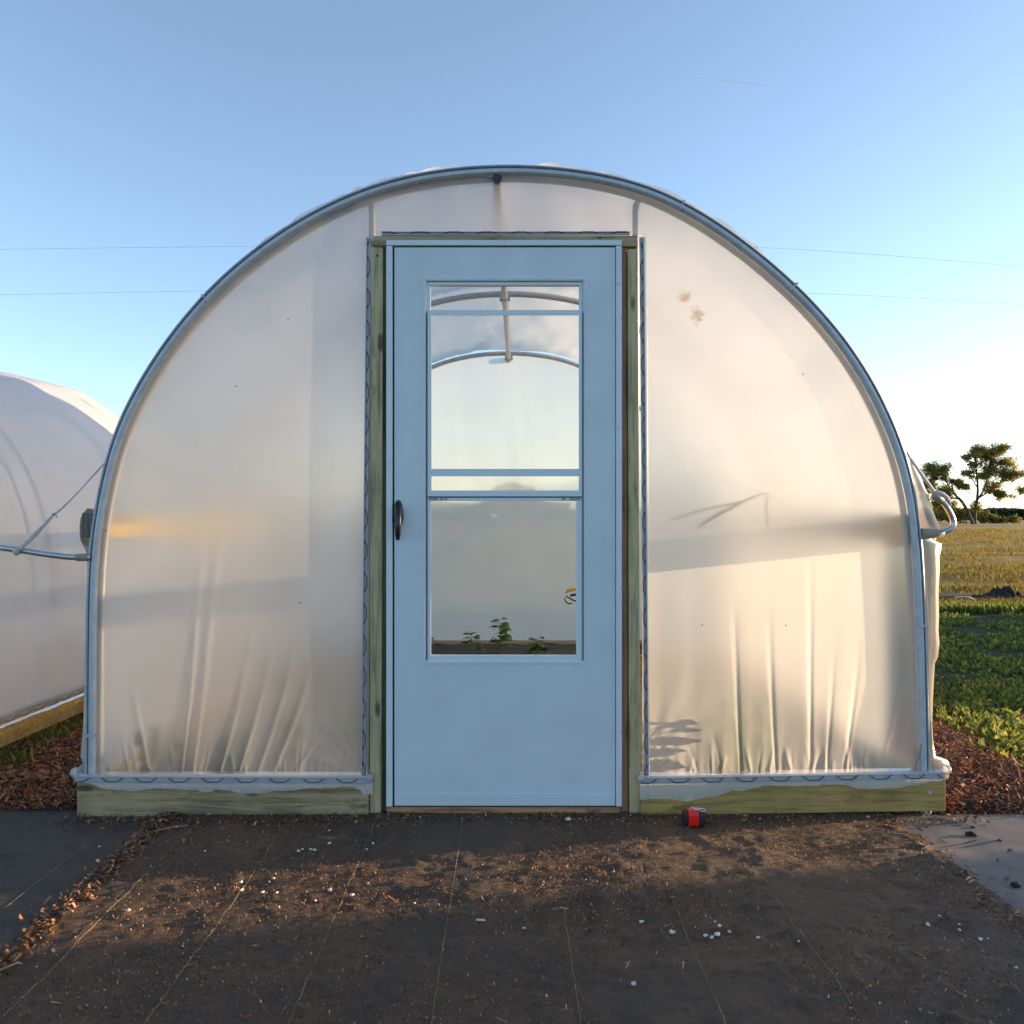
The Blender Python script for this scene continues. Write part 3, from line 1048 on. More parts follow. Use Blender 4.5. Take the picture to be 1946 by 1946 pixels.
# side film: left one hangs closed, right one rolled up with a corner flap, plus an added sun-dimming sheet
def side_film(sx, xbase, y0, y1, z0, z1, bulge, sd_):
    rows = []
    for j in range(41):
        z = z0 + (z1 - z0) * j / 40
        row = []
        for i in range(61):
            t = i / 60
            y = y0 + (y1 - y0) * t ** 1.6
            xb = xbase + sx * (bulge * math.sin(math.pi * (j / 40)) * (0.6 + 0.5 * fn(y * 2, z * 2, sd_)) + 0.012 * fn(y * 9 + z * 2, z * 1.5, sd_ + 4))
            row.append((xb, y, z))
        rows.append(row)
    return rows


mb = MB()
mb.grid(side_film(-1, W(166, 0).x, 0.0, LEN, 0.10, 1.03, 0.008, 3))
mb.build('side_curtain', M['film_side'], G, smooth=True)

mb = MB()
mb.grid([[(x + 0.004, y * 1.0, z) for (x, y, z) in r_] for r_ in side_film(1, W(1763, 0).x, 0.42, LEN, 0.10, 1.01, 0.008, 9)])
mb.build('side_curtain', M['film_side'], G, smooth=True)  # right sheet added to weaken the sun reaching the left panel

# right: front corner flap
edge_r = [(1750, 1000), (1760, 1018), (1790, 1034), (1786, 1060), (1786, 1090), (1784, 1130), (1785, 1172), (1784, 1200), (1786, 1225), (1783, 1250), (1777, 1262),
          (1775, 1300), (1773, 1340), (1772, 1375), (1774, 1410), (1779, 1440), (1800, 1446), (1806, 1458), (1804, 1478), (1797, 1484)]
rows = []
for (px, py) in edge_r:
    z = W(0, py).z
    xi = hoopR(max(z, 0.0)) + 0.010
    xo = W(px, 0, 0.01).x
    t = (1.0 - z) / 0.9
    d = 0.042 + 0.030 * max(0, min(1, t)) ** 1.4
    wv = 0.006 * fn(z * 14, 2.2) + 0.004 * fn(z * 40, 7)
    rows.append([(xi, -0.008, z), (xi + (xo - xi) * 0.35, -0.004 + wv, z), (xi + (xo - xi) * 0.7, 0.004 - wv, z), (xo, 0.012, z), (xo - 0.004, d * 0.7, z), (xo - 0.012, d, z)])
mb = MB(); mb.grid(rows)
cf = mb.build('corner_flap', M['film_sleeve'], G, smooth=True)
# fold lines of the flap
mb = MB()
for pts in (((1748, 1010), (1757, 1090), (1763, 1180), (1765, 1300), (1767, 1360), (1776, 1460)), ((1766, 1362), (1755, 1400), (1741, 1455), (1736, 1472)), ((1769, 1370), (1770, 1420), (1773, 1462))):
    P_ = [W(a, b, -0.012) for a, b in pts]
    P_ = [Vector(v) for v in catmull([tuple(p_) for p_ in P_], 5)]
    mb.tube(P_, [0.0012 + 0.0022 * math.sin(math.pi * k / (len(P_) - 1)) for k in range(len(P_))], 6)
mb.build('film_fold', M['film_sleeve'], cf, smooth=True)
# left corner film
edge_l_ = [(165, 1050), (166, 1100), (163, 1150), (162, 1200), (160, 1300), (158, 1380), (152, 1440), (158, 1452), (140, 1466), (138, 1478), (146, 1486)]
rows = []
for (px, py) in edge_l_:
    z = W(0, py).z
    xi = hoopL(max(z, 0)) - 0.008
    xo = W(px, 0, 0.01).x
    wv = 0.005 * fn(z * 12, 4.2)
    rows.append([(xi, -0.008, z), (xi + (xo - xi) * 0.5, -0.004 + wv, z), (xo, 0.01, z), (xo + 0.004, 0.05, z)])
mb = MB(); mb.grid(rows)
mb.build('corner_flap', M['film_side'], G, smooth=True)

# roll of film under the right hip rail, roll tube handle etc.
mb = MB()
mb.tube([(1.565 + 0.004 * fn(y * 3), y, 1.005 + 0.006 * fn(y * 2, 3)) for y in [0.02 + 0.11 * i for i in range(31)]], 0.017, 12)
mb.build('rolled_curtain', M['film_sleeve'], G, smooth=True)
hp = [(1768, 1013), (1785, 1012), (1798, 1009), (1806, 1005), (1811, 998), (1811, 989), (1807, 978), (1800, 965), (1790, 953), (1776, 943)]
P_ = [W(a, b, -0.012) for a, b in hp]
P_ = [Vector(v) for v in catmull([tuple(p_) for p_ in P_], 4)]
mb = MB(); mb.tube(P_, 0.0108, 14)
hd = mb.build('crank_pipe', M['pipe'], G, smooth=True)
mb = MB()
mb.tube([P_[-1] + Vector((-0.006, 0, 0.004)), P_[-1], P_[-5]], [0.0135, 0.0145, 0.0135], 12)
mb.build('tape_wrap', M['film_sleeve'], hd, smooth=True)
# film sleeve round the pipe root, draped film triangle
mb = MB()
a, b_ = W(1752, 1015, -0.010), W(1793, 1013, -0.012)
mb.tube([a, a.lerp(b_, 0.3), a.lerp(b_, 0.6), b_], [0.021, 0.019, 0.016, 0.012], 12)
mb.build('film_sleeve', M['film_sleeve'], hd, smooth=True)
tri = [[(1727, 872), (1729, 871), (1731, 872)], [(1733, 905), (1741, 903), (1749, 906)], [(1740, 940), (1752, 936), (1764, 940)],
       [(1744, 972), (1758, 968), (1773, 972)], [(1747, 990), (1765, 988), (1782, 992)], [(1749, 1008), (1770, 1008), (1792, 1008)]]
rows = [[W(x, y, -0.004 - 0.012 * (k == 1) + 0.003 * fn(y * .1, k)) for k, (x, y) in enumerate(r_)] for r_ in tri]
mb = MB(); mb.grid(rows)
o = mb.build('draped_film', M['film_sleeve'], hd, smooth=True)
sb_ = o.modifiers.new('s', 'SUBSURF'); sb_.levels = 2; sb_.render_levels = 2


def ribbon(pts, wd, y, name, parent, mat, twist=0.0):
    P_ = [W(a, b, y) for a, b in pts]
    P_ = [Vector(v) for v in catmull([tuple(p_) for p_ in P_], 4)]
    mb = MB()
    r1, r2 = [], []
    for i, p_ in enumerate(P_):
        t = (P_[min(i + 1, len(P_) - 1)] - P_[max(i - 1, 0)]).normalized()
        n = Vector((-t.z, 0, t.x))
        k = wd[min(len(wd) - 1, int(i / (len(P_) - 1) * (len(wd) - 1) + 0.5))]
        dy = math.sin(i * 0.9) * twist
        r1.append(tuple(p_ + n * k / 2 + Vector((0, dy, 0)))); r2.append(tuple(p_ - n * k / 2 - Vector((0, dy, 0))))
    mb.grid([r1, r2])
    o = mb.build(name, mat, parent, smooth=True)
    s_ = o.modifiers.new('t', 'SOLIDIFY'); s_.thickness = 0.0012
    return o


ribbon([(1724, 858), (1727, 866), (1742, 888), (1759, 912), (1777, 936)], [0.006, 0.009, 0.012, 0.013, 0.012], -0.014, 'strap', G, M['strap'])
ribbon([(1777, 934), (1790, 938), (1801, 946), (1808, 961)], [0.012, 0.015, 0.012, 0.003], -0.018, 'strap', G, M['strap'])
mb = MB(); a = W(1776, 942, -0.012); b_ = W(1763, 929, -0.012); mb.tube([a, b_], 0.0035, 8)
mb.build('spring_tip', M['yellow'], hd)

# left crank pipe and strap
hp = [(2, 1041), (25, 1044), (50, 1047.5), (75, 1051.5), (100, 1055), (134, 1058.5), (172, 1059.5)]
P_ = [W(a, b, -0.012) for a, b in hp]
P_ = [Vector(v) for v in catmull([tuple(p_) for p_ in P_], 4)]
mb = MB(); mb.tube(P_, 0.0108, 14)
hd2 = mb.build('crank_pipe', M['pipe'], G, smooth=True)
mb = MB(); mb.tube([W(1.7, 1041, -0.012), W(3, 1041.2, -0.012)], 0.0085, 12); mb.build('pipe_bore', M['groove'], hd2)
mb = MB()
mb.tube([W(146, 1059.5, -0.012), W(168, 1059, -0.012)], [0.0135, 0.0145], 12)
mb.build('film_sleeve', M['film_sleeve'], hd2, smooth=True)
ribbon([(34, 1046), (60, 1023), (101, 979)], [0.018, 0.016, 0.011], -0.026, 'strap', G, M['strap'], 0.001)
ribbon([(101, 979), (118, 966), (150, 934), (199, 880)], [0.008, 0.007, 0.005, 0.006], -0.02, 'strap', G, M['strap'], 0.001)
mb = MB(); mb.tube([W(99, 977, -0.025), W(106, 975, -0.025), W(108, 984, -0.025)], 0.0035, 8)
mb.build('buckle', M['strap'], hd2)
mb = MB(); mb.tube([W(28, 1050, -0.012), W(39, 1045, -0.012)], 0.0135, 12)
mb.build('strap_loop', M['strap'], hd2)
# film wrapped round the left rail end
poly = [(153, 985), (157, 976), (166, 966), (178, 970), (176, 1018), (172, 1046), (164, 1050), (152, 1024), (151, 1000)]
c0 = W(165, 1005, -0.016)
mb = MB()
ring0 = [W(a, b, -0.004) for a, b in poly]
n0 = len(mb.v)
for k, p_ in enumerate(ring0): mb.v.append(tuple(p_))
for k, p_ in enumerate(ring0): mb.v.append(tuple(p_ + Vector((0, 0.10, 0))))
K = len(poly)
for k in range(K):
    mb.f.append((n0 + k, n0 + (k + 1) % K, n0 + K + (k + 1) % K, n0 + K + k))
mb.build('rail_film', M['film_sleeve'], G, smooth=True)
mb = MB(); mb.pbox(156, 975, 181, 1021, -0.010, -0.0045)
mb.build('rail_end', M['rail_grey'], G)
mb = MB(); mb.pbox(1745, 973, 1769, 1022, 0.004, 0.0105)
mb.build('rail_end', M['rail_grey'], G)


# wiggle tracks --------------------------------------------------------
def wiggle(a, b, width, out, pitch, name, rev=1, wr_=0.0016):
    """straight track between two points of the end wall with a zigzag spring wire"""
    a = Vector(a); b = Vector(b)
    t = (b - a).normalized()
    n = Vector((-t.z, 0, t.x)) * rev
    L_ = (b - a).length
    hw_ = width / 2
    mb = MB()
    n0 = len(mb.v)
    prof = [(-hw_, 0.0), (-hw_, -out), (-hw_ + 0.003, -out), (-hw_ + 0.0045, -out * 0.35), (hw_ - 0.0045, -out * 0.35), (hw_ - 0.003, -out), (hw_, -out), (hw_, 0.0)]
    for e in (a, b):
        for (o_, d) in prof:
            p_ = e + n * o_
            mb.v.append((p_.x, p_.y + d, p_.z))
    k = len(prof)
    for q_ in range(k - 1):
        mb.f.append((n0 + q_, n0 + q_ + 1, n0 + k + q_ + 1, n0 + k + q_))
    tr = mb.build(name, M['chan'], G)
    mb = MB()
    pts = []
    m_ = int(L_ / pitch)
    for i in range(m_ + 1):
        s0 = i * pitch
        for (ds, lv) in ((0.0, -1), (0.30, -1), (0.5, 1), (0.80, 1)):
            s = s0 + ds * pitch
            if s > L_: break
            p_ = a + t * s + n * (hw_ * 0.80 * lv)
            pts.append(Vector((p_.x, p_.y - out * (0.75 if lv > 0 else 0.95), p_.z)))
    mb.tube(pts, wr_, 6)
    mb.build('wiggle_wire', M['wire'], tr)
    return tr


YT = -0.002
wiggle(W(142, 1479.5, -0.032), W(704, 1481.5, -0.032), 0.021, 0.012, 0.121, 'wire_track')
wiggle(W(1217, 1482.5, -0.032), W(1795, 1472.5, -0.032), 0.021, 0.012, 0.121, 'wire_track')
wiggle(W(691, 1474, YT), W(701, 452, YT), 0.016, 0.012, 0.115, 'wire_track')
wiggle(W(1228, 1480, YT), W(1219, 452, YT), 0.016, 0.012, 0.115, 'wire_track', -1)
wiggle(W(726, 445, -0.006), W(1196, 444.5, -0.006), 0.012, 0.011, 0.122, 'wire_track', -1)

# top edge of the tracks: a film lip between film and boards plus the frayed hem
def hem(xa, xb, ya, yb, drops, name):
    """drops: function px -> hem lower edge in px"""
    rows = [[], [], [], []]
    n = 260
    for i in range(n + 1):
        px = xa + (xb - xa) * i / n
        top = ya + (yb - ya) * i / n
        d = drops(px)
        y_ = -0.036
        f = 0.005 * fn(px * 0.05, 1.0) + 0.005 * fn(px * 0.17, 5.0)
        d += 1.6 * fn(px * 0.05, 2.2)
        rows[0].append(W(px, top, y_ + 0.002))
        rows[1].append(W(px, top + (d - top) * 0.35, y_ - 0.003 + f * 0.5))
        rows[2].append(W(px, top + (d - top) * 0.7, y_ - 0.004 - f))
        rows[3].append(W(px, d, y_ - 0.004 + f))
    mb = MB(); mb.grid(rows)
    return mb.build(name, M['film_hem'], G, smooth=True)


def tabf(tab):
    def f(x):
        for a, b in zip(tab, tab[1:]):
            if a[0] <= x <= b[0]:
                t = (x - a[0]) / (b[0] - a[0]); t = t * t * (3 - 2 * t)
                return a[1] + (b[1] - a[1]) * t
        return tab[-1][1] if x > tab[-1][0] else tab[0][1]
    return f


hem(143, 708, 1485, 1488, tabf([(143, 1482), (170, 1490), (205, 1500), (250, 1503), (300, 1499), (345, 1500), (395, 1505), (420, 1501), (475, 1508), (540, 1503), (600, 1498), (665, 1495), (684, 1500), (690, 1510), (708, 1510)]), 'film_hem')
hem(1216, 1803, 1489, 1479, tabf([(1216, 1520), (1260, 1518), (1300, 1522), (1345, 1516), (1400, 1503), (1465, 1493), (1530, 1494), (1590, 1491), (1640, 1499), (1690, 1499), (1740, 1493), (1775, 1485), (1790, 1484), (1803, 1470)]), 'film_hem')
# folded-over film lip along the top of the bottom tracks
for (xa, ya, xb, yb) in ((140, 1474, 706, 1475.5), (1216, 1476.5, 1798, 1467)):
    mb = MB()
    pts = [W(xa + (xb - xa) * i / 60, ya + (yb - ya) * i / 60, -0.030) + Vector((0, 0.004 * fn(i * .3), 0.0015 * fn(i * 0.7, 3))) for i in range(61)]
    r0 = [p_ + Vector((0, 0.034, 0.006)) for p_ in pts]
    r1 = [p_ + Vector((0, 0.016, 0.004)) for p_ in pts]
    r2 = [p_ + Vector((0, -0.002, 0.002)) for p_ in pts]
    r3 = [p_ + Vector((0, -0.006, -0.004)) for p_ in pts]
    mb.grid([r0, r1, r2, r3])
    mb.build('film_lip', M['film_hem'], G, smooth=True)
# gathered film at the track ends
for (px, py, sx) in ((140, 1470, -1), (1800, 1462, 1), (702, 1480, 1), (1219, 1478, -1)):
    c = W(px, py, -0.03)
    mb = MB(); mb.ball(c, (0.012, 0.02, 0.016), 10, 6, None, 0.8, px)
    mb.build('film_gather', M['film_hem'], G, smooth=True)
# film tails beside the door tracks
for (xa, xb) in ((703, 706), (1222, 1229)):
    mb = MB()
    rows = []
    for j in range(60):
        py = 450 + (1478 - 450) * j / 59
        f = 0.0022 * fn(py * 0.03, xa)
        sh = -6 * j / 59 if xa < 900 else 6 * j / 59
        rows.append([W(xa + sh * (1 if xa < 900 else 1), py, -0.004), W(0.5 * (xa + xb) + sh, py, -0.012 + f), W(xb + sh, py, -0.003 + f)])
    mb.grid(rows)
    mb.build('film_lip', M['film_hem'], G, smooth=True)

# ------------------------------------------------------------------ door frame of timber
mb = MB(); mb.pbox(710, 448, 1211, 468, -0.022, 0.03)
hb = mb.build('header', M['wood_l'], G, bevel=0.0015)
mb = MB()
for px, py in ((1140, 452),):
    a = W(px, py, -0.0222); mb.tube([a, a + Vector((0, -0.002, 0))], 0.0042, 8)
mb.build('nail', M['wire'], hb)
mb = MB()
a = W(704, 469, -0.016); b_ = W(727.5, 469, -0.016); c = W(724.5, 1546, -0.016); d = W(703, 1546, -0.016)
mb.prism([(d.x, d.z), (c.x, c.z), (b_.x, b_.z), (a.x, a.z)], -0.016, 0.05)
lp = mb.build('door_post', M['wood_v'], G, bevel=0.0015)
mb = MB(); a = W(717, 486, -0.0165); mb.tube([a, a + Vector((0, -0.002, 0))], 0.0042, 8); mb.build('nail', M['wire'], lp)
mb = MB()
a = W(1193, 473, -0.016); b_ = W(1212, 473, -0.016); c = W(1217.5, 1548, -0.016); d = W(1196, 1548, -0.016)
mb.prism([(d.x, d.z), (c.x, c.z), (b_.x, b_.z), (a.x, a.z)], -0.016, 0.05)
mb.build('door_post', M['wood_v'], G, bevel=0.0015)
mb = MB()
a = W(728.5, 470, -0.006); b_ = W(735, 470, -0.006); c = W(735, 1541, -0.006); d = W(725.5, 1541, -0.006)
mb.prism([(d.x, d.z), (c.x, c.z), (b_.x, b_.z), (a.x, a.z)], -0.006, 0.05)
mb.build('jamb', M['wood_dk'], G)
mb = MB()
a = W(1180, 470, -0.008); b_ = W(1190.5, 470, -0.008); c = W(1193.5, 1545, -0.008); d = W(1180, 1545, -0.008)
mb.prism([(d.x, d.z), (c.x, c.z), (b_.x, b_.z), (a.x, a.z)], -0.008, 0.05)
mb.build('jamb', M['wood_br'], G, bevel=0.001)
mb = MB(); mb.box(W(736, 0).x, W(1178, 0).x, -0.018, 0.05, -0.01, W(0, 1533).z + 0.004)
mb.build('sill', M['wood_sill'], G, bevel=0.003)
# thin dark gap board behind left edge of the post
mb = MB(); mb.pbox(701, 1488, 704, 1548, -0.004, 0.02); mb.build('gap_shim', M['wood_dk'], G)

# ------------------------------------------------------------------ the storm door
D = empty('storm_door', (0, 0, 0))
D.parent = G
mb = MB()
yA = -0.026
mb.pbox(734, 456, 1181.5, 466, yA, -0.004)
mb.build('frame_head', M['alu'], D, bevel=0.0012)
mb = MB(); mb.pbox(734, 467, 745.5, 1533, yA, -0.004); mb.build('frame_jamb', M['alu'], D, bevel=0.0015)
mb = MB(); mb.pbox(1171, 467, 1182, 1533, yA, -0.004)
hj = mb.build('frame_jamb', M['alu'], D, bevel=0.0015)
mb = MB()
for (ya, yb) in ((470, 540), (584, 812), (857, 1143), (1187, 1416), (1460, 1531)):
    mb.pbox(1171.2, ya, 1178, yb, yA - 0.004, yA + 0.001)
mb.build('hinge_rail', M['alu'], hj, bevel=0.0012)
mb = MB()
for r_ in ((744, 465, 1173, 500), (744, 500, 760, 1534), (1160, 500, 1173, 1534), (760, 1526, 1160, 1534)):
    mb.pbox(*r_, -0.012, -0.0035)
mb.build('weather_strip', M['gasket'], D)
# slab with window opening as four pieces in one mesh
yS = -0.021
slab = MB()
a = W(749.5, 1531.5, yS); b_ = W(1169.5, 470, yS)
wx0, wx1 = W(811, 0, yS).x, W(1108, 0, yS).x
wz1, wz0 = W(0, 534, yS).z, W(0, 1256, yS).z
X0, X1, Z0, Z1 = a.x, b_.x, a.z, b_.z
bm = bmesh.new()
def ringmesh(o_, i_, y0, y1, bm):
    vs = []
    for (x0, x1, z0, z1) in (o_, i_):
        for y in (y0, y1):
            vs.append([bm.verts.new((x, y, z)) for x, z in ((x0, z0), (x1, z0), (x1, z1), (x0, z1))])
    of, ob, inf, inb = vs
    for k in range(4):
        j = (k + 1) % 4
        bm.faces.new((of[k], of[j], inf[j], inf[k]))
        bm.faces.new((ob[j], ob[k], inb[k], inb[j]))
        bm.faces.new((of[j], of[k], ob[k], ob[j]))
        bm.faces.new((inf[k], inf[j], inb[j], inb[k]))


def bmobj(bm, name, mat, parent, bevel=0.0):
    me = bpy.data.meshes.new(name)
    bm.normal_update(); bm.to_mesh(me); bm.free()
    me.materials.append(mat)
    o = bpy.data.objects.new(name, me)
    COL.objects.link(o); o.parent = parent
    if bevel:
        b = o.modifiers.new('b', 'BEVEL'); b.width = bevel; b.segments = 2; b.limit_method = 'ANGLE'
    return o


ringmesh((X0, X1, Z0, Z1), (wx0, wx1, wz0, wz1), yS, 0.012, bm)
body = bmobj(bm, 'door_panel', M['door'], D, 0.0015)
# subtle raised outline and kick strip
mb = MB()
def frame_strip(mb, px0, py0, px1, py1, t, y0, y1):
    mb.pbox(px0, py0, px1, py0 + t, y0, y1)
    mb.pbox(px0, py1 - t, px1, py1, y0, y1)
    mb.pbox(px0, py0 + t, px0 + t, py1 - t, y0, y1)
    mb.pbox(px1 - t, py0 + t, px1, py1 - t, y0, y1)
frame_strip(mb, 803, 527, 1116, 1262, 5, yS - 0.0022, yS + 0.002)
mb.build('window_trim', M['door'], body, bevel=0.0008)
mb = MB(); mb.pbox(750, 1508, 1169, 1531, yS - 0.0018, yS + 0.001); mb.build('kick_strip', M['door'], body, bevel=0.0008)
mb = MB()
mb.pbox(756, 475.2, 1163, 476.4, yS - 0.0006, yS + 0.001)
mb.pbox(755, 476, 756, 1506, yS - 0.0006, yS + 0.001)
mb.build('panel_crease', M['door'], body)
mb = MB()
for px, py in [(739.5, y) for y in (519, 611, 881, 1119, 1390, 1481)] + [(1180, y) for y in (515, 606, 880, 1118, 1390, 1481)]:
    a = W(px, py, yA - 0.0008); mb = MB(); mb.ball(a, (0.0022, 0.0012, 0.0022), 8, 5); mb.build('screw', M['screw'], D)
for px, py in ((824, 523), (1094, 523), (799, 543), (1121, 543), (799, 775), (1121, 775), (799, 1008), (1121, 1008), (823, 1240 + 25), (1092, 1265), (958, 459)):
    a = W(px, py, yS - 0.0006 if py > 500 else yA - 0.0006); mb = MB(); mb.ball(a, (0.0020, 0.001, 0.0020), 8, 5); mb.build('screw', M['screw'], D)

# window: frame, sashes, panes
WF = None
bm = bmesh.new()
ringmesh((wx0 + 0.0005, wx1 - 0.0005, wz0 + 0.0005, wz1 - 0.0005), (W(818, 0, -0.014).x, W(1101, 0, -0.014).x, W(0, 1246, -0.014).z, W(0, 542, -0.014).z), -0.014, 0.008, bm)
win = bmobj(bm, 'window', M['alu'], D, 0.0012)
def px_ring(px0, py0, px1, py1, ix0, iy0, ix1, iy1, y0, y1, name, mat, parent):
    bm = bmesh.new()
    a = W(px0, py1, y0); b = W(px1, py0, y0); c = W(ix0, iy1, y0); d = W(ix1, iy0, y0)
    ringmesh((a.x, b.x, a.z, b.z), (c.x, d.x, c.z, d.z), y0, y1, bm)
    return bmobj(bm, name, mat, parent, 0.001)
px_ring(812.5, 589, 1106.5, 944, 820, 599, 1100, 932, -0.019, -0.015, 'upper_sash', M['alu'], win)
px_ring(813, 945, 1106, 1256, 819, 952, 1095, 1245, -0.0175, -0.0145, 'lower_sash', M['alu'], win)
mb = MB(); mb.pbox(820, 891, 1100, 905, -0.016, -0.011); mb.build('sash_rail', M['alu'], win, bevel=0.001)
mb = MB()
mb.pbox(811, 534.5, 1108, 540, -0.0138, -0.012)
mb.pbox(809.5, 594, 811, 1255, -0.0216, -0.0205)
mb.pbox(1107.5, 594, 1109, 1255, -0.0216, -0.0205)
mb.pbox(813, 943.3, 1106, 945.6, -0.0196, -0.017)
mb.build('gasket', M['gasket'], win)
mb = MB()
for (x0, x1) in ((815, 832), (836, 842), (845, 850), (1068, 1074), (1082, 1103)):
    mb = MB(); mb.pbox(x0, 946, x1, 950.5, -0.0195, -0.0174); mb.build('latch', M['screw'], win, bevel=0.0006)
mb = MB()
g0 = W(816, 1248, 0.0); g1 = W(1103, 540, 0.0)
mb.quad((g0.x, -0.006, g0.z), (g1.x, -0.006, g0.z), (g1.x, -0.006, g1.z), (g0.x, -0.006, g1.z))
mb.build('pane', M['glass'], win)

# handle
mb = MB()
prof = [(950, 1.5), (953, 4.5), (960, 7.5), (970, 9.2), (980, 9.8), (988, 9.0), (996, 6)]
n0 = len(mb.v)
for k, (py, hwid) in enumerate(prof):
    c = W(757, py, yS - 0.001); r_ = hwid / 520
    for a in range(9):
        an = math.pi * a / 8
        mb.v.append((c.x - math.cos(an) * r_, c.y - math.sin(an) * 0.007 - 0.0005, c.z))
for k in range(len(prof) - 1):
    for a in range(8):
        i0 = n0 + k * 9 + a
        mb.f.append((i0, i0 + 9, i0 + 10, i0 + 1))
hn = mb.build('handle', M['handle'], D, smooth=True)
mb = MB()
pp = [(757, 958), (757, 968), (756.8, 980), (756.3, 1000), (756, 1018), (756, 1026)]
yo = [-0.024, -0.040, -0.052, -0.056, -0.053, -0.049]
rr = [0.009, 0.011, 0.0125, 0.0118, 0.0095, 0.006]
mb.tube([W(a, b, y) for (a, b), y in zip(pp, yo)], rr, 12)
mb.build('lever', M['handle'], hn, smooth=True)

# ------------------------------------------------------------------ inside the greenhouse
mb = MB(); mb.box(-1.44, 1.44, 2.55, 2.588, 0, 0.15)
o = mb.build('planting_bed', M['wood_r'], None, bevel=0.002)
mb = MB()
rows = [[(x * 0.1 - 1.44, 2.59 + 0.06 * j, 0.12 + 0.02 * fn(x * .6, j * .8)) for x in range(29)] for j in range(12)]
mb.grid(rows)
mb.build('soil', M['soil'], o)
tag(o, 'low wooden planting bed across the back inside the greenhouse', 'planting bed')
M['floor'] = simple('pale_floor', [(0.3, (0.10, 0.09, 0.07)), (0.7, (0.18, 0.16, 0.12))], 12, rough=0.9, bump=0.3)
mb = MB(); mb.box(-1.48, 1.48, 0.02, LEN - 0.01, 0.0, 0.035)
tag(mb.build('ground_inside', M['floor']), kind='structure')


def leafpts(c, d, l, wd, droop, roll=0.0):
    d = d.normalized()
    s = d.cross(Vector((0, 0, 1)))
    if s.length < 1e-3: s = Vector((1, 0, 0))
    s.normalize()
    s = (s * math.cos(roll) + s.cross(d) * math.sin(roll)).normalized()
    a = c
    m1 = c + d * l * 0.35 + Vector((0, 0, -droop * l * 0.1))
    m2 = c + d * l * 0.7 + Vector((0, 0, -droop * l * 0.35))
    t = c + d * l + Vector((0, 0, -droop * l * 0.8))
    return a, m1 + s * wd * 0.5, m2 + s * wd * 0.42, t, m2 - s * wd * 0.42, m1 - s * wd * 0.5


def plant(name, loc, h, n, leaf, label, seedv, spread=0.6, group=None, stems=1):
    rnd = random.Random(seedv)
    root = empty(name, loc)
    ms = MB(); ml = MB()
    for s_ in range(stems):
        a0 = rnd.uniform(0, 6.28)
        off = Vector((math.cos(a0), math.sin(a0), 0)) * (0.25 * h * (stems > 1))
        pts = []
        for i in range(6):
            t = i / 5
            pts.append(off * t + Vector((0.05 * h * math.sin(t * 3 + a0), 0.04 * h * math.cos(t * 2 + a0), h * t)))
        ms.tube(pts, [0.004 * (1 - 0.6 * i / 5) for i in range(6)], 6)
        for i in range(n):
            t = 0.25 + 0.75 * (i + 0.5) / n
            k = min(4, int(t * 5)); f = t * 5 - k
            p_ = pts[k].lerp(pts[k + 1], f)
            an = i * 2.4 + rnd.uniform(-0.4, 0.4)
            d = Vector((math.cos(an), math.sin(an), rnd.uniform(-0.1, 0.6)))
            l = leaf * rnd.uniform(0.7, 1.15) * (1.0 - 0.35 * t)
            p2 = p_ + d.normalized() * l * spread * 0.4
            ms.tube([p_, p2], 0.0015, 4)
            v = [Vector((q.x, max(q.y, 0.032 - loc[1]) if loc[1] > 0 else q.y, max(q.z, 0.01))) for q in leafpts(p2, d, l, l * 0.75, rnd.uniform(0.3, 0.8), rnd.uniform(0.6, 2.0) if group == 'plants behind the film' else rnd.uniform(-0.5, 0.5))]
            n0 = len(ml.v)
            ml.v += [tuple(x) for x in v]
            ml.f.append((n0, n0 + 1, n0 + 5)); ml.f.append((n0 + 1, n0 + 2, n0 + 4, n0 + 5)); ml.f.append((n0 + 2, n0 + 3, n0 + 4))
    o = ms.build('stem', M['stem']); o.parent = root
    o = ml.build('leaves', M['leaf']); o.parent = root
    tag(root, label, 'plant', group)
    return root


p_ = W(897, 1240, 2.75); plant('seedling', (p_.x, 2.75, 0.12), 0.15, 14, 0.095, 'small seedling leaning left, left of the tall one seen through the door window', 3, group='seedlings inside the greenhouse')
p_ = W(951, 1240, 2.75); plant('seedling', (p_.x, 2.75, 0.12), 0.245, 30, 0.10, 'tallest leafy seedling in the middle of the door window', 4, group='seedlings inside the greenhouse')
p_ = W(1024, 1240, 2.75); plant('seedling', (p_.x, 2.75, 0.12), 0.11, 18, 0.085, 'low spreading seedling right of the tall one in the door window', 5, group='seedlings inside the greenhouse', stems=2)
p_ = W(820, 1240, 2.75); plant('seedling', (p_.x, 2.75, 0.12), 0.12, 8, 0.06, 'seedling half hidden at the left edge of the door window', 6, group='seedlings inside the greenhouse')
for k, (x, y, h, n) in enumerate(((0.78, 0.105, 0.33, 44), (0.95, 0.135, 0.37, 44), (0.95, 0.42, 0.30, 26))):
    plant('potted_herb', (x, y, 0.035), h, n, 0.056, ('bushy plant behind the right film panel nearest the door', 'bushy plant behind the right film panel toward the corner', 'bushy plant set back behind the right film panel')[k], 20 + k, 0.9, 'plants behind the film', 2)
for k, (x, y, h, n) in enumerate(((-1.32, 0.16, 0.24, 30), (-1.10, 0.18, 0.22, 30), (-0.92, 0.40, 0.26, 24), (-0.62, 0.50, 0.34, 20))):
    plant('potted_herb', (x, y, 0.035), h, n, 0.065, ('dark leafy plant behind the left film panel by the corner', 'leafy plant behind the left film panel near its first fold', 'leafy plant set back behind the left film panel', 'green plant behind the left film panel nearest the door')[k], 30 + k, 0.9, 'plants behind the film', 2)

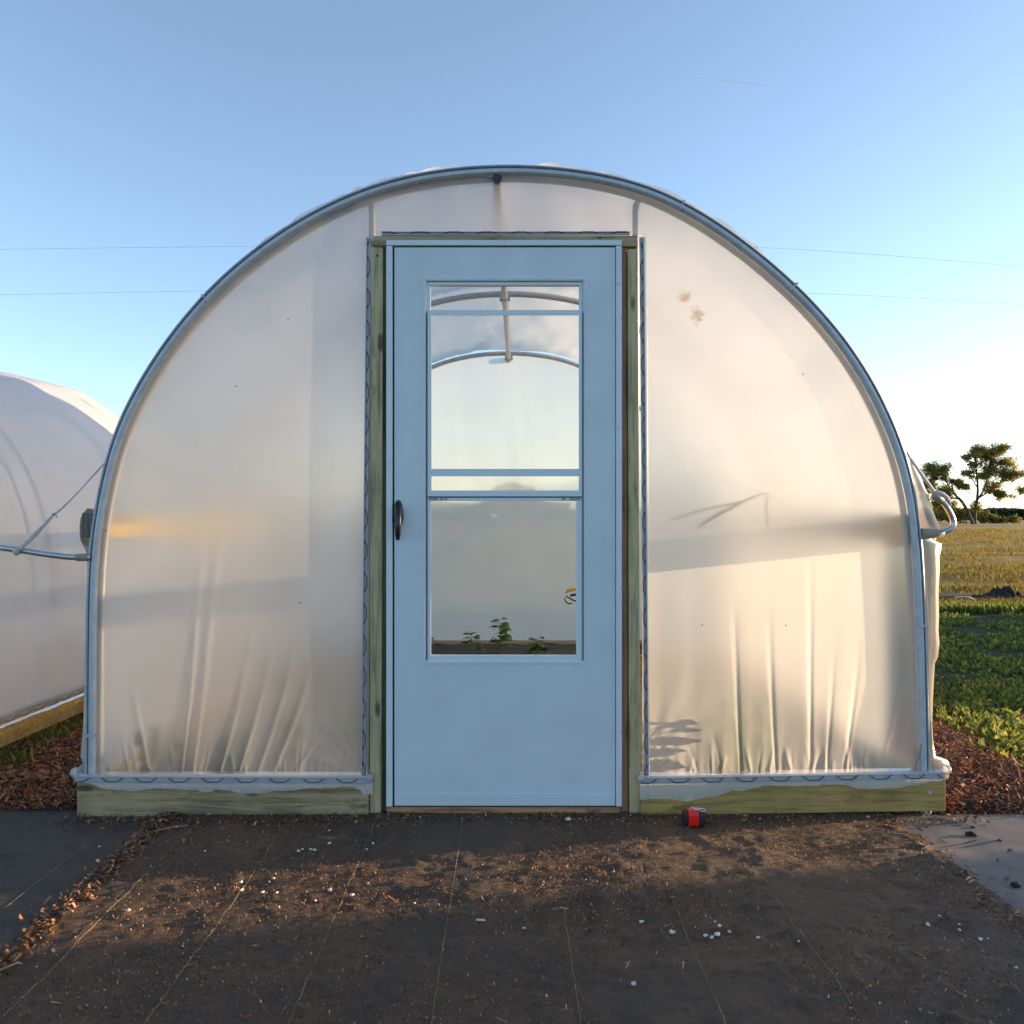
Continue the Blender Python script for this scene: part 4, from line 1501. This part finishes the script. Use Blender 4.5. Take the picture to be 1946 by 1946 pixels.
# hooked tool at the window's right edge
T = empty('hanging_tool', tuple(W(1090, 1135, 0.5)))
mb = MB()
def WL(px, py, y): return W(px, py, y) - T.location
mb.tube([WL(1075, 1128, .5), WL(1079, 1122, .5), WL(1088, 1120, .5), WL(1104, 1117, .5)], [0.003, 0.008, 0.009, 0.008], 10)
o = mb.build('grip', M['yellow'], None, smooth=True); o.parent = T
mb = MB()
mb.tube([WL(1084, 1132, .5), WL(1092, 1130, .5), WL(1106, 1131, .5)], 0.005, 8)
mb.tube([WL(1087, 1147, .5), WL(1080, 1147, .5), WL(1075, 1143, .5), WL(1073, 1138, .5), WL(1076, 1133, .5), WL(1088, 1140, .5), WL(1104, 1146, .5)], 0.0032, 8)
o = mb.build('hook', M['black'], None, smooth=True); o.parent = T
tag(T, 'yellow and black hooked hand tool at the right edge of the door window', 'hand tool')

# shadow on the right panel, built as a bent tie just behind the film
off = Vector((0.0, 0.0, 0.0))
HT = empty('tie_shadow_shape', tuple(W(1455, 935, 0.11)))
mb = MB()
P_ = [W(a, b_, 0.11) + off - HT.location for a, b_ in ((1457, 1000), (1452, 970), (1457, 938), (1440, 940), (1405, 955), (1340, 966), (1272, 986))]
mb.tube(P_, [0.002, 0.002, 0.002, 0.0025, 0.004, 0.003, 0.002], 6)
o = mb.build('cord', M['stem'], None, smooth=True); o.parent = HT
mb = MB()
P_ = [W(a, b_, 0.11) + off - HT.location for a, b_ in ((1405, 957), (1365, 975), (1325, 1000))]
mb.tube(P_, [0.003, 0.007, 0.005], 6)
o = mb.build('tie_shadow_smear', M['wood_br'], None, smooth=True); o.parent = HT
tag(HT, 'thin bent tie shape standing for a shadow on the right film panel, above the shadow of the rail', 'plant tie')

# ------------------------------------------------------------------ red and black reel in front of the right board
RL = empty('hand_reel', ((1316 - 962) / F * 2.86, -0.14, 0.010))
z0 = 0.0
s = (DIST - 0.10) / F
mb = MB()
def cyl_x(mb, x0, x1, r0, r1, zc, seg=20):
    mb.tube([(x0, 0, zc), (x0 + 0.003, 0, zc), (x1 - 0.003, 0, zc), (x1, 0, zc)], [r0 * 0.85, r0, r1, r1 * 0.85], seg)
# red band: rounded case
zc = 0.034
bmb = MB()
bmb.ball((0, 0, 0), 1)
body_ = MB()
K = 20
prof = [(math.copysign(abs(math.cos(a)) ** 0.55, math.cos(a)) * 0.03, math.copysign(abs(math.sin(a)) ** 0.55, math.sin(a)) * 0.031 + zc) for a in [2 * math.pi * k / K for k in range(K)]]
def xprism(mb, prof, x0, x1, r0=1.0, r1=1.0):
    n = len(mb.v); k = len(prof)
    for x, r_ in ((x0, r0), (x1, r1)):
        mb.v += [(x, p_[0] * r_, zc + (p_[1] - zc) * r_) for p_ in prof]
    mb.f.append(tuple(range(n, n + k))[::-1]); mb.f.append(tuple(range(n + k, n + 2 * k)))
    for i in range(k):
        j = (i + 1) % k
        mb.f.append((n + i, n + j, n + k + j, n + k + i))
xprism(body_, prof, -0.020, 0.018, 1.0, 1.0)
o = body_.build('case', M['red'], None, bevel=0.002); o.parent = RL
for (xa, xb, ra, rb) in ((-0.036, -0.0202, 0.72, 0.86), (0.0182, 0.046, 0.92, 0.74)):
    mb = MB(); xprism(mb, prof, xa, xb, ra, rb)
    o = mb.build('cheek', M['black'], None, bevel=0.004); o.parent = RL
mb = MB()
mb.tube([(-0.012, -0.01, 0.066), (-0.006, -0.012, 0.075), (0.01, -0.012, 0.073), (0.03, -0.012, 0.072), (0.043, -0.012, 0.068), (0.042, -0.015, 0.062), (0.03, -0.015, 0.062), (0.022, -0.014, 0.068), (0.0, -0.014, 0.069)], 0.0016, 8)
o = mb.build('cord', M['white'], None, smooth=True); o.parent = RL
RL.scale = (0.95, 0.95, 0.92)
tag(RL, 'small red reel with black cheeks and a white cord against the right base board', 'reel')

# ------------------------------------------------------------------ white stones
stones = [(186, 1641, 9), (189, 1613, 5), (336, 1579, 6), (349, 1604, 5), (389, 1629, 5), (626, 1612, 8), (567, 1626, 8), (575, 1622, 6), (590, 1623, 7), (598, 1626, 7), (626, 1588, 5),
          (709, 1616, 6), (697, 1626, 5), (524, 1670, 5), (458, 1684, 8), (459, 1704, 9), (499, 1706, 8), (526, 1709, 7), (627, 1702, 9), (629, 1697, 5), (669, 1713, 9), (599, 1720, 6), (244, 1747, 9), (520, 1681, 6),
          (1080, 1567, 12), (1219, 1765, 9), (1278, 1787, 12), (1341, 1791, 10), (1353, 1796, 9), (1363, 1788, 12), (1367, 1777, 9), (1386, 1781, 8), (1441, 1797, 8), (1204, 1881, 11),
          (1764, 1769, 10), (1863, 1803, 10), (1931, 1857, 7), (1786, 1753, 6), (1823, 1779, 7), (1823, 1770, 5), (996, 1777, 6), (700, 1692, 7), (788, 1727, 6), (1359, 1767, 5), (1518, 1803, 6)]
STONE_LABELS = '''white elongated pebble on the clean left strip|small round pebble on the clean left strip nearer the greenhouse|pebble just right of the left fabric edge, near the base board|pebble on the second seam line, below the left base board|small pebble below the left base board, right of its middle|bright pebble under the base board, right of the pale cluster|leftmost pebble of the pale cluster below the left base board|reddish pebble in the pale cluster below the left base board|biggest pebble in the pale cluster below the left base board|rightmost pebble of the pale cluster below the left base board|tiny pebble close under the left base board|small pebble left of the door foot, upper of two|small pebble left of the door foot, lower of two|small white pebble at the upper edge of the sunlit band|creamy pebble on the seam line in the sunlit band|white pebble right under the creamy one in the sunlit band|orange tinted pebble between two others in the sunlit band|shiny round pebble, rightmost of the row of three|bright white pebble in the middle of the sunlit band|tiny pebble touching above the bright white one|round pebble right of the bright white one|small slanted pebble left of the bright white one|flat slate-like white pebble at the lower left|tiny pebble above the row of three in the sunlit band|flat ring-like pebble just below the door|lone round pebble left of the thick seam line below the right panel|large oval pebble touching the seam line's left side|leftmost flat pebble of the right hand cluster|lowest pebble of the right hand cluster|largest pebble of the right hand cluster|topmost round pebble of the right hand cluster|pebble just off the right side of the right hand cluster|lone pebble far right of the cluster|lone pebble lowest in the picture|large angular pebble far right on the soiled fabric|flat pebble farthest right but one|small pebble at the lower right corner|thin ring shaped pebble near the right strip|small pebble right of the angular one, lower of two|small pebble right of the angular one, upper of two|lone pebble in the shade below the door|small pebble below the door post|small pebble on the shaded fabric left of the door seam|tiny pebble above the right hand cluster|faint pebble right of the lone far right pebble'''.split('|')
protos = []
for k in range(5):
    mb = MB()
    mb.ball((0, 0, 0), (1.0, 0.75, 0.5), 12, 8, None, 0.55, k + 1)
    me_o = mb.build('pebble', M['stone'], None, smooth=True)
    protos.append(me_o)
placed = 0
for i, (px, py, sz) in enumerate(stones):
    yg = EYE * F / (py - 982) - DIST
    X = (px - 962) * (DIST + yg) / F
    o = protos[i] if i < 5 else protos[i % 5].copy()
    if i >= 5: COL.objects.link(o)
    r_ = sz / 2 * (DIST + yg) / F
    zf = (0.016 + fabric_h(X, yg)) if -1.22 < X < 1.38 else 0.006
    o.scale = (r_, r_, r_ * 1.0)
    o.location = (X, yg, zf + r_ * 0.38)
    o.rotation_euler = (0, 0, random.uniform(0, 6))
    big = STONE_LABELS[i]
    tag(o, big, 'pebble', 'white pebbles on the weed fabric')

# dark clods on the right strip
for (px, py, sz, lb) in ((1849, 1576, 8, 'dark clod on the pale right strip, nearest the mulch'), (1845, 1591, 15, 'long dark twig clod on the pale right strip'), (1930, 1688, 15, 'largest dark clod at the right edge of the pale strip')):
    yg = EYE * F / (py - 982) - DIST
    X = (px - 962) * (DIST + yg) / F
    mb = MB(); r_ = sz / 2 * (DIST + yg) / F
    mb.ball((0, 0, r_ * 0.4), (r_ * 1.5 if sz == 15 and px < 1900 else r_, r_ * 0.8, r_ * 0.6), 12, 8, None, 1.0, px)
    o = mb.build('clod', M['soil'], None, smooth=True); o.location = (X, yg, 0.004)
    tag(o, lb, 'clod', 'soil clods on the right strip')

# sticks
def stick(px, py, px2, py2, lb, r_=0.0028):
    def gp(px, py):
        yg = EYE * F / (py - 982) - DIST
        return Vector(((px - 962) * (DIST + yg) / F, yg, 0.024))
    a, b_ = gp(px, py), gp(px2, py2)
    m_ = a.lerp(b_, 0.5) + Vector((0.01, 0.012, 0.004))
    mb = MB(); mb.tube([Vector((0, 0, 0)), m_ - a, b_ - a], [r_, r_ * 1.1, r_ * 0.6], 6)
    o = mb.build('twig', M['stickm'], None, smooth=True); o.location = a
    tag(o, lb, 'twig', 'dry twigs on the weed fabric')
M['stickm'] = simple('dry_twig', [(0.3, (0.25, 0.16, 0.08)), (0.7, (0.42, 0.3, 0.17))], 30, rough=0.8)
stick(0, 1863, 41, 1851, 'curved pale twig at the lower left edge')
stick(293, 1593, 360, 1583, 'long thin twig below the left base board', 0.0018)
stick(1597, 1687, 1610, 1694, 'short pale twig right of centre', 0.002)
stick(1700, 1598, 1733, 1607, 'pale twig by the right strip edge', 0.0022)
stick(1290, 1850, 1297, 1861, 'short pale twig near the lower middle', 0.002)
stick(1186, 1850, 1190, 1860, 'tiny pale twig left of the lower seam line', 0.0018)

# brown leaf litter heap in left mulch
rnd = random.Random(5)
mb = MB()
for _ in range(240):
    x = rnd.gauss(-2.03, 0.09); y = rnd.gauss(0.33, 0.07)
    mb_p = Vector((x, y, zl(x, y) + 0.01 + rnd.random() * 0.02))
    a = rnd.uniform(0, 6.28)
    u = Vector((math.cos(a), math.sin(a), rnd.gauss(0, 0.4))) * rnd.uniform(0.008, 0.022)
    v = Vector((-math.sin(a), math.cos(a), rnd.gauss(0, 0.4))) * rnd.uniform(0.005, 0.012)
    mb.quad(mb_p - u, mb_p - v, mb_p + u, mb_p + v)
M['litter'] = chipmat('dry_leaves', [(0.0, (0.14, 0.06, 0.02)), (0.6, (0.26, 0.12, 0.04)), (1.0, (0.36, 0.2, 0.08))])
tag(mb.build('leaf_litter', M['litter']), 'heap of orange dry leaves on the left mulch', 'dry leaves', kind='stuff')

# ------------------------------------------------------------------ neighbouring greenhouse on the left
NG = empty('greenhouse', (-4.09, 0, -0.03))
tag(NG, 'second white film greenhouse partly cut off at the left edge', 'greenhouse')
def nb(mb, name, mat, smooth=False, parent=None):
    o = mb.build(name, mat, None, smooth=smooth)
    o.parent = parent or NG
    return o
NC = [(HC[0][0], 0.0), (HC[0][0], 0.05), (HC[0][0], 0.12)] + [(x, z) for x, z in HC[::2] if z > 0.16] + [(HC[-1][0], 0.12), (HC[-1][0], 0.05), (HC[-1][0], 0.0)]
NL = 3.55
for y in (0.03, 1.62, 3.3):
    mb = MB(); mb.sweep(NC, [(-0.014 + 0.014 * math.cos(a), 0.014 * math.sin(a)) for a in [2 * math.pi * k / 8 for k in range(8)]], y)
    nb(mb, 'rib', M['steel_in'], True)
rows = []
for j in range(40):
    yy = 0.0 + NL * j / 39
    row = []
    for i, (x, z) in enumerate(NC):
        if z < 0.10: continue
        a = NC[max(i - 1, 0)]; b_ = NC[min(i + 1, len(NC) - 1)]
        t = Vector((b_[0] - a[0], b_[1] - a[1])).normalized(); n = Vector((-t.y, t.x))
        s_ = i * 0.12
        o_ = 0.012 + 0.026 * fn(s_ * 0.9 + yy * 1.6, yy * 2.6 - s_ * 0.5, 11) + 0.020 * fn(s_ * 2.0 + yy * 3.2, yy * 2.2 - s_ * 1.4, 3)
        o_ -= 0.015 * math.sin(math.pi * ((yy % 1.66) / 1.66))
        row.append((x + n.x * o_, yy, z + n.y * o_))
    rows.append(row)
mb = MB(); mb.grid(rows)
nb(mb, 'cover_film', M['film_nb'], True)
for yy in (0.0, NL):
    rows = []
    for j in range(31):
        z = 0.12 + 2.22 * j / 30
        xa, xb = hoopL(z), hoopR(z)
        rows.append([(xa + (xb - xa) * i / 20, yy + 0.01 * fn(i, j * .3), z) for i in range(21)])
    mb = MB(); mb.grid(rows)
    nb(mb, 'end_wall_film', M['film_back'], True)
mb = MB(); mb.box(XR - 0.04, XR - 0.002, 0.0, NL, 0.0, 0.115)
nb(mb, 'base_board', M['wood_r'])
mb = MB(); mb.box(XL, XL + 0.04, 0.0, NL, 0.0, 0.115)
nb(mb, 'base_board', M['wood_r'])
mb = MB(); mb.box(XL + 0.042, XR - 0.042, -0.0, 0.038, 0.0, 0.115)
nb(mb, 'base_board', M['wood_r'])
mb = MB(); mb.box(XR - 0.004, XR + 0.006, 0.0, NL, 0.118, 0.145)
tr = nb(mb, 'wire_track', M['film_sleeve'])
mb = MB()
pts = []
for i in range(int(NL / 0.03)):
    y = i * 0.03
    pts.append((XR + 0.0085, y, 0.131 + (0.008 if (i // 2) % 2 else -0.008)))
mb.tube(pts, 0.0014, 5)
nb(mb, 'wiggle_wire', M['wire'], parent=tr)
rows = [[(XR + 0.004, y * 0.05, 0.120) for y in range(71)], [(XR + 0.012 + 0.004 * fn(y * .4), y * 0.05, 0.105 + 0.010 * fn(y * .3, 2)) for y in range(71)]]
mb = MB(); mb.grid(rows); nb(mb, 'film_hem', M['film_hem'])
NG.rotation_euler = (0, 0, R(-2.0))
NG.scale = (1, 1, 0.93)

# ------------------------------------------------------------------ the field: soil heap, hose, red strip
mb = MB()
Yd = EYE * F / (1150 - 982) - DIST   # depth of the line of things
rows = []
X_a, X_b = (1842 - 962) * (Yd + DIST) / F, (1950 - 962) * (Yd + DIST) / F
for j in range(13):
    row = []
    for i in range(91):
        t = i / 90
        px = 1842 + 120 * t
        prof = tabf([(1842, 0.02), (1851, 0.14), (1862, 0.12), (1880, 0.15), (1893, 0.21), (1900, 0.27), (1909, 0.29), (1918, 0.24), (1928, 0.19), (1940, 0.10), (1962, 0.03)])(px)
        v = math.sin(math.pi * j / 12)
        x = (px - 962) * (Yd + DIST + 0.6) / F
        y = Yd + 0.25 + 0.7 * j / 12
        row.append((x, y, -0.03 + prof * v * (1 + 0.3 * fn(x * 6, y * 6) + 0.6 * fn(x * 26, y * 14)) * 0.62))
    rows.append(row)
mb.grid(rows)
tag(mb.build('soil_heap', M['soil'], smooth=False), 'black heap of dug soil in the field at the right edge', 'soil heap')
mb = MB()
mb.grid([[(x * 0.4 + 4.0, Yd + 0.35 + 0.3 * j, -0.028 + 0.09 * math.sin(math.pi * j / 3) * (1 + 0.5 * fn(x * .9, j))) for x in range(14)] for j in range(4)])
tag(mb.build('soil_ridge', M['soil']), 'low dark soil ridge behind the pale hose', 'soil ridge')
mb = MB()
pts = [((px - 962) * (Yd + DIST) / F, Yd + dy, 0.015 + dz) for px, dy, dz in ((1740, 0.1, 0), (1785, 0.0, 0), (1820, 0.12, 0.012), (1850, 0.12, 0.01), (1880, 0.0, 0), (1900, -0.05, 0), (1946, 0.0, 0), (2050, -0.3, 0))]
pts = [tuple(v) for v in catmull(pts, 6)]
mb.tube(pts, 0.018, 8)
tag(mb.build('hose', M['hose'], smooth=True), 'pale hose lying across the grass at the right edge', 'hose')
M['redstrip'] = simple('red_strip', [(0.3, (0.16, 0.03, 0.035)), (0.7, (0.22, 0.06, 0.05))], 3, rough=0.7)
mb = MB()
pts = [((px - 962) * (Yd + DIST + 0.2) / F, Yd + 0.22 + dy, 0.03) for px, dy in ((1730, 0.0), (1790, 0.05), (1850, 0.02), (1890, 0.0), (1930, -0.02), (1990, -0.1))]
mb.tube([tuple(v) for v in catmull(pts, 5)], 0.022, 8)
tag(mb.build('hose', M['redstrip'], smooth=True), 'dark red hose behind the pale hose', 'hose')
mb = MB()
pts = [((px - 962) * (Yd + DIST + 0.1) / F, Yd + 0.1, EYE - (py - 982) * (Yd + DIST + 0.1) / F) for px, py in ((1815, 1135), (1832, 1134), (1844, 1136), (1851, 1141), (1849, 1147), (1838, 1150))]
mb.tube([tuple(v) for v in catmull(pts, 5)], 0.010, 8)
tag(mb.build('hose', M['hose'], smooth=True), 'short curled pale hose end in front of the soil heap', 'hose')


# ------------------------------------------------------------------ trees
def tree(name, loc, limbs, crown, n, leafs, mat, label, group, seedv, cat='tree'):
    """limbs: list of point lists with radii (local); crown: list of (centre, radii, weight)"""
    rnd = random.Random(seedv)
    root = empty(name, loc)
    mt = MB()
    for pts, r0, r1 in limbs:
        P_ = [tuple(v) for v in catmull([tuple(p_) for p_ in pts], 4)]
        mt.tube(P_, [0.68 * (r0 + (r1 - r0) * k / (len(P_) - 1)) for k in range(len(P_))], 8)
    ml = MB()
    for (c, r_, wgt) in crown:
        c = Vector(c); r_ = Vector(r_)
        sub = [Vector((rnd.gauss(0, 0.42), rnd.gauss(0, 0.42), rnd.gauss(0, 0.42))) for _ in range(max(6, int(16 * wgt)))]
        for s_ in sub:
            cc = c + Vector((s_.x * r_.x, s_.y * r_.y, s_.z * r_.z))
            rr_ = 0.50 * (r_.x + r_.z) / 2
            if r_.x > 1:
                mt.tube([tuple(c * 0.85 + Vector((0, 0, -r_.z * 0.3)) + c * 0.0), tuple(cc)], [0.035, 0.012], 4)
            for _ in range(int(n * wgt / len(sub))):
                d = Vector((rnd.gauss(0, 1), rnd.gauss(0, 1), rnd.gauss(0, 0.8))) * rr_ * 0.62
                p_ = cc + d
                a = Vector((rnd.gauss(0, 1), rnd.gauss(0, 1), rnd.gauss(0, 1))).normalized()
                b_ = a.cross(Vector((rnd.gauss(0, 1), rnd.gauss(0, 1), rnd.gauss(0, 1)))).normalized()
                l = leafs * rnd.uniform(0.6, 1.4)
                ml.quad(p_ - a * l, p_ - b_ * l * 0.6, p_ + a * l, p_ + b_ * l * 0.6)
    o = mt.build('trunk', M['bark'], None, smooth=True); o.parent = root
    o = ml.build('crown', mat, None); o.parent = root
    tag(root, label, cat, group)
    return root


DT = 118.0
k = (DT + 3) / F
def T(px, py, bx): return ((px - bx) * k, 0, (996 - py) * k)
bx = 1853
limbs = [([T(1853, 996, bx), T(1853, 970, bx), T(1857, 950, bx)], 0.38, 0.3),
         ([T(1857, 950, bx), T(1858, 925, bx), T(1855, 890, bx), T(1850, 860, bx)], 0.3, 0.08),
         ([T(1857, 950, bx), T(1870, 930, bx), T(1878, 900, bx), T(1884, 860, bx), T(1888, 838, bx)], 0.25, 0.05),
         ([T(1862, 945, bx), T(1885, 930, bx), T(1905, 915, bx), T(1940, 908, bx)], 0.2, 0.05),
         ([T(1856, 925, bx), T(1843, 905, bx), T(1830, 900, bx)], 0.14, 0.04),
         ([T(1868, 932, bx), T(1895, 934, bx), T(1925, 932, bx), T(1948, 926, bx)], 0.12, 0.03),
         ([T(1856, 900, bx), T(1845, 880, bx), T(1830, 868, bx)], 0.12, 0.03),
         ([T(1878, 900, bx), T(1900, 880, bx), T(1925, 868, bx), T(1940, 860, bx)], 0.12, 0.03)]
crown = [(T(1854, 855, bx), (1.1, 1.2, 1.1), 1.0), (T(1868, 862, bx), (0.9, 1.2, 1.2), 1.0), (T(1890, 860, bx), (1.2, 1.3, 1.3), 1.2), (T(1905, 852, bx), (0.9, 1.2, 0.9), .8),
         (T(1917, 880, bx), (1.3, 1.3, 1.1), 1.1), (T(1882, 888, bx), (1.4, 1.3, 1.2), 1.3), (T(1836, 868, bx), (0.8, 1, 0.6), .5), (T(1840, 900, bx), (1.0, 1, 0.6), .6),
         (T(1850, 884, bx), (1.1, 1, 0.6), .6), (T(1905, 905, bx), (1.5, 1, 0.9), 1.0), (T(1934, 900, bx), (1.6, 1, 0.8), .9), (T(1885, 925, bx), (1.4, 1, 0.9), 1.0),
         (T(1905, 945, bx), (0.9, 1, 0.8), .6), (T(1868, 905, bx), (1.0, 1, 0.9), .7), (T(1950, 930, bx), (1.2, 1, 0.6), .6), (T(1855, 960, bx), (0.7, 1, 0.9), .45), (T(1895, 938, bx), (1.0, 1, .6), .5)]
tree('oak_tree', ((bx - 962) * k, DT, 0), limbs, crown, 1900, 0.10, M['treeleaf'], 'taller upright olive green tree at the right edge of the field', 'trees at the field edge', 3)
bx = 1841
limbs = [([T(1842, 996, bx), T(1833, 975, bx), T(1822, 955, bx), T(1812, 945, bx)], 0.38, 0.3),
         ([T(1812, 945, bx), T(1800, 930, bx), T(1785, 905, bx), T(1775, 885, bx)], 0.26, 0.06),
         ([T(1806, 938, bx), T(1800, 915, bx), T(1792, 895, bx), T(1789, 872, bx)], 0.15, 0.03),
         ([T(1815, 948, bx), T(1795, 945, bx), T(1778, 930, bx)], 0.2, 0.05),
         ([T(1840, 940, bx), T(1826, 930, bx), T(1810, 925, bx)], 0.1, 0.05)]
crown = [(T(1763, 893, bx), (1.3, 1.2, 1.2), 1.6), (T(1789, 890, bx), (0.9, 1, 1.1), .7), (T(1780, 907, bx), (0.9, 1.1, .8), .8), (T(1812, 918, bx), (1.2, 1, 0.6), .8),
         (T(1788, 935, bx), (1.6, 1, 0.8), 1.3), (T(1775, 955, bx), (1.5, 1, 1.1), 1.4), (T(1795, 960, bx), (1.2, 1, 1.2), 1.1), (T(1826, 925, bx), (.9, 1, 0.5), .4), (T(1758, 925, bx), (1.2, 1, 1.3), 1.2)]
tree('oak_tree', ((bx - 962) * k, DT - 1, 0), limbs, crown, 1900, 0.10, M['treeleaf'], 'leaning darker tree left of the upright tree in the field', 'trees at the field edge', 9)

for i, (px, wpx, hpx, mt) in enumerate(((1782, 26, 24, 'y'), (1812, 18, 26, 'y'), (1826, 16, 34, 'y'), (1869, 18, 26, 'y'), (1886, 16, 20, 'y'), (1898, 24, 12, 'y'), (1925, 26, 12, 'y'), (1760, 20, 24, 'y'))):
    d_ = 135.0; kk = d_ / F
    wd, hh = wpx * kk, hpx * kk
    tree('shrub', ((px - 962) * kk, d_ - 3, 0), [([(0, 0, 0), (0, 0, hh * .3), (0.1, 0, hh * 0.6)], 0.12, 0.05)],
         [((0, 0, hh * 0.5), (wd * 0.6, 1, hh * 0.5), 1.0)], 420, 0.2, M['yelleaf'],
         ['yellowish shrub left of the leaning tree foot', 'yellow shrub under the leaning tree', 'tall narrow yellow shrub between the two trunks', 'yellow shrub right of the upright trunk', 'small green shrub right of the upright tree', 'low green shrub in front of the far wood',
          'low green shrub at the right picture edge', 'shrub just beside the greenhouse strap'][i], 'shrubs along the field edge', 40 + i, 'shrub')

# far woods: one mass
mb = MB()
rnd = random.Random(11)
for _ in range(30000):
    x = rnd.uniform(-150, 260)
    top = 5.2 + 1.6 * fn(x * 0.06, 3) + 0.8 * fn(x * 0.3, 1)
    if x > 20: top *= 0.62
    if -8 < x < 11: top += 6.5 * math.cos((x - 1.5) / 9.5 * math.pi / 2) ** 0.5 if abs(x - 1.5) < 9.4 else 0
    z = top * rnd.random() ** 0.7
    y = 262 + rnd.uniform(-4, 4)
    a = Vector((rnd.gauss(0, 1), rnd.gauss(0, 1), rnd.gauss(0, 1))).normalized()
    b_ = a.cross(Vector((rnd.gauss(0, 1), rnd.gauss(0, 1), rnd.gauss(0, 1)))).normalized()
    l = rnd.uniform(0.5, 1.0)
    p_ = Vector((x, y, z))
    mb.quad(p_ - a * l, p_ - b_ * l, p_ + a * l, p_ + b_ * l)
tag(mb.build('far_wood', M['farleaf']), 'dark line of far trees on the horizon', 'wood', kind='stuff')


# thin trail high in the sky
m, nt_, out_ = newmat('trail_vapour')
df_ = nt_.nodes.new('ShaderNodeBsdfDiffuse'); df_.inputs[0].default_value = (0.9, 0.9, 0.9, 1)
tp_ = nt_.nodes.new('ShaderNodeBsdfTransparent')
mx_ = nt_.nodes.new('ShaderNodeMixShader'); mx_.inputs[0].default_value = 0.80
nt_.links.new(df_.outputs[0], mx_.inputs[1]); nt_.links.new(tp_.outputs[0], mx_.inputs[2]); nt_.links.new(mx_.outputs[0], out_.inputs[0])
mb = MB()
P_ = [W(a, b, 2400) for a, b in ((1300, 144), (1352, 151), (1400, 156), (1440, 160), (1474, 165))]
mb.tube([tuple(v) for v in catmull([tuple(p_) for p_ in P_], 5)], [0.1 + 2.4 * math.sin(math.pi * k / 20) * (0.4 + 0.6 * k / 20) for k in range(21)], 8)
tag(mb.build('vapour_trail', m, smooth=True), 'faint short vapour trail high in the sky on the right', 'vapour trail')


# overhead wires
def span(pts, d_, label):
    k2 = (d_ + 3) / F
    P_ = [((px - 962) * k2, d_, EYE - (py - 982) * k2) for px, py in pts]
    mb = MB(); mb.tube([tuple(v) for v in catmull(P_, 8)], 0.0065, 6)
    tag(mb.build('overhead_wire', M['cable'], smooth=True), label, 'overhead wire', 'overhead wires behind the greenhouse')
span([(-400, 482), (0, 474), (463, 468), (960, 462), (1460, 471), (1946, 507), (2300, 540)], 45, 'upper thin overhead wire behind the greenhouse')
span([(-400, 564), (0, 560), (383, 553), (960, 548), (1552, 558), (1946, 579), (2300, 600)], 45, 'lower thin overhead wire behind the greenhouse')


# plank screens added out of view on the right, shading foreground, grass and rear wall
def screen(y0, y1, h, x, label):
    root = empty('added_shade_screen', (x, 0.5 * (y0 + y1), 0))
    yc = 0.5 * (y0 + y1)
    y = y0
    mb = MB(); rnd = random.Random(int(h * 100))
    while y < y1 - 0.01:
        e = min(y + 0.14, y1)
        mb.box(-0.01, 0.01, y - yc, e - 0.004 - yc, 0.0, h + rnd.uniform(-0.03, 0.03))
        y = e
    o = mb.build('planks', M['wood_v']); o.parent = root
    n = max(2, int((y1 - y0) / 1.8) + 1)
    for i in range(n):
        mb = MB(); yy = y0 + (y1 - y0) * i / (n - 1) - yc
        mb.box(0.012, 0.1, yy - 0.045, yy + 0.045, 0, h + 0.05)
        o = mb.build('post', M['wood_v']); o.parent = root
    tag(root, label, 'fence')


screen(-5.0, 1.80, 1.52, 12.0, 'taller added shade screen of planks, unseen far right of the picture')
screen(3.7, 5.46, 1.12, 12.0, 'lower added shade screen of planks beyond the taller one')
screen(5.48, 7.5, 2.5, 12.02, 'highest added shade screen of planks, farthest of the three')
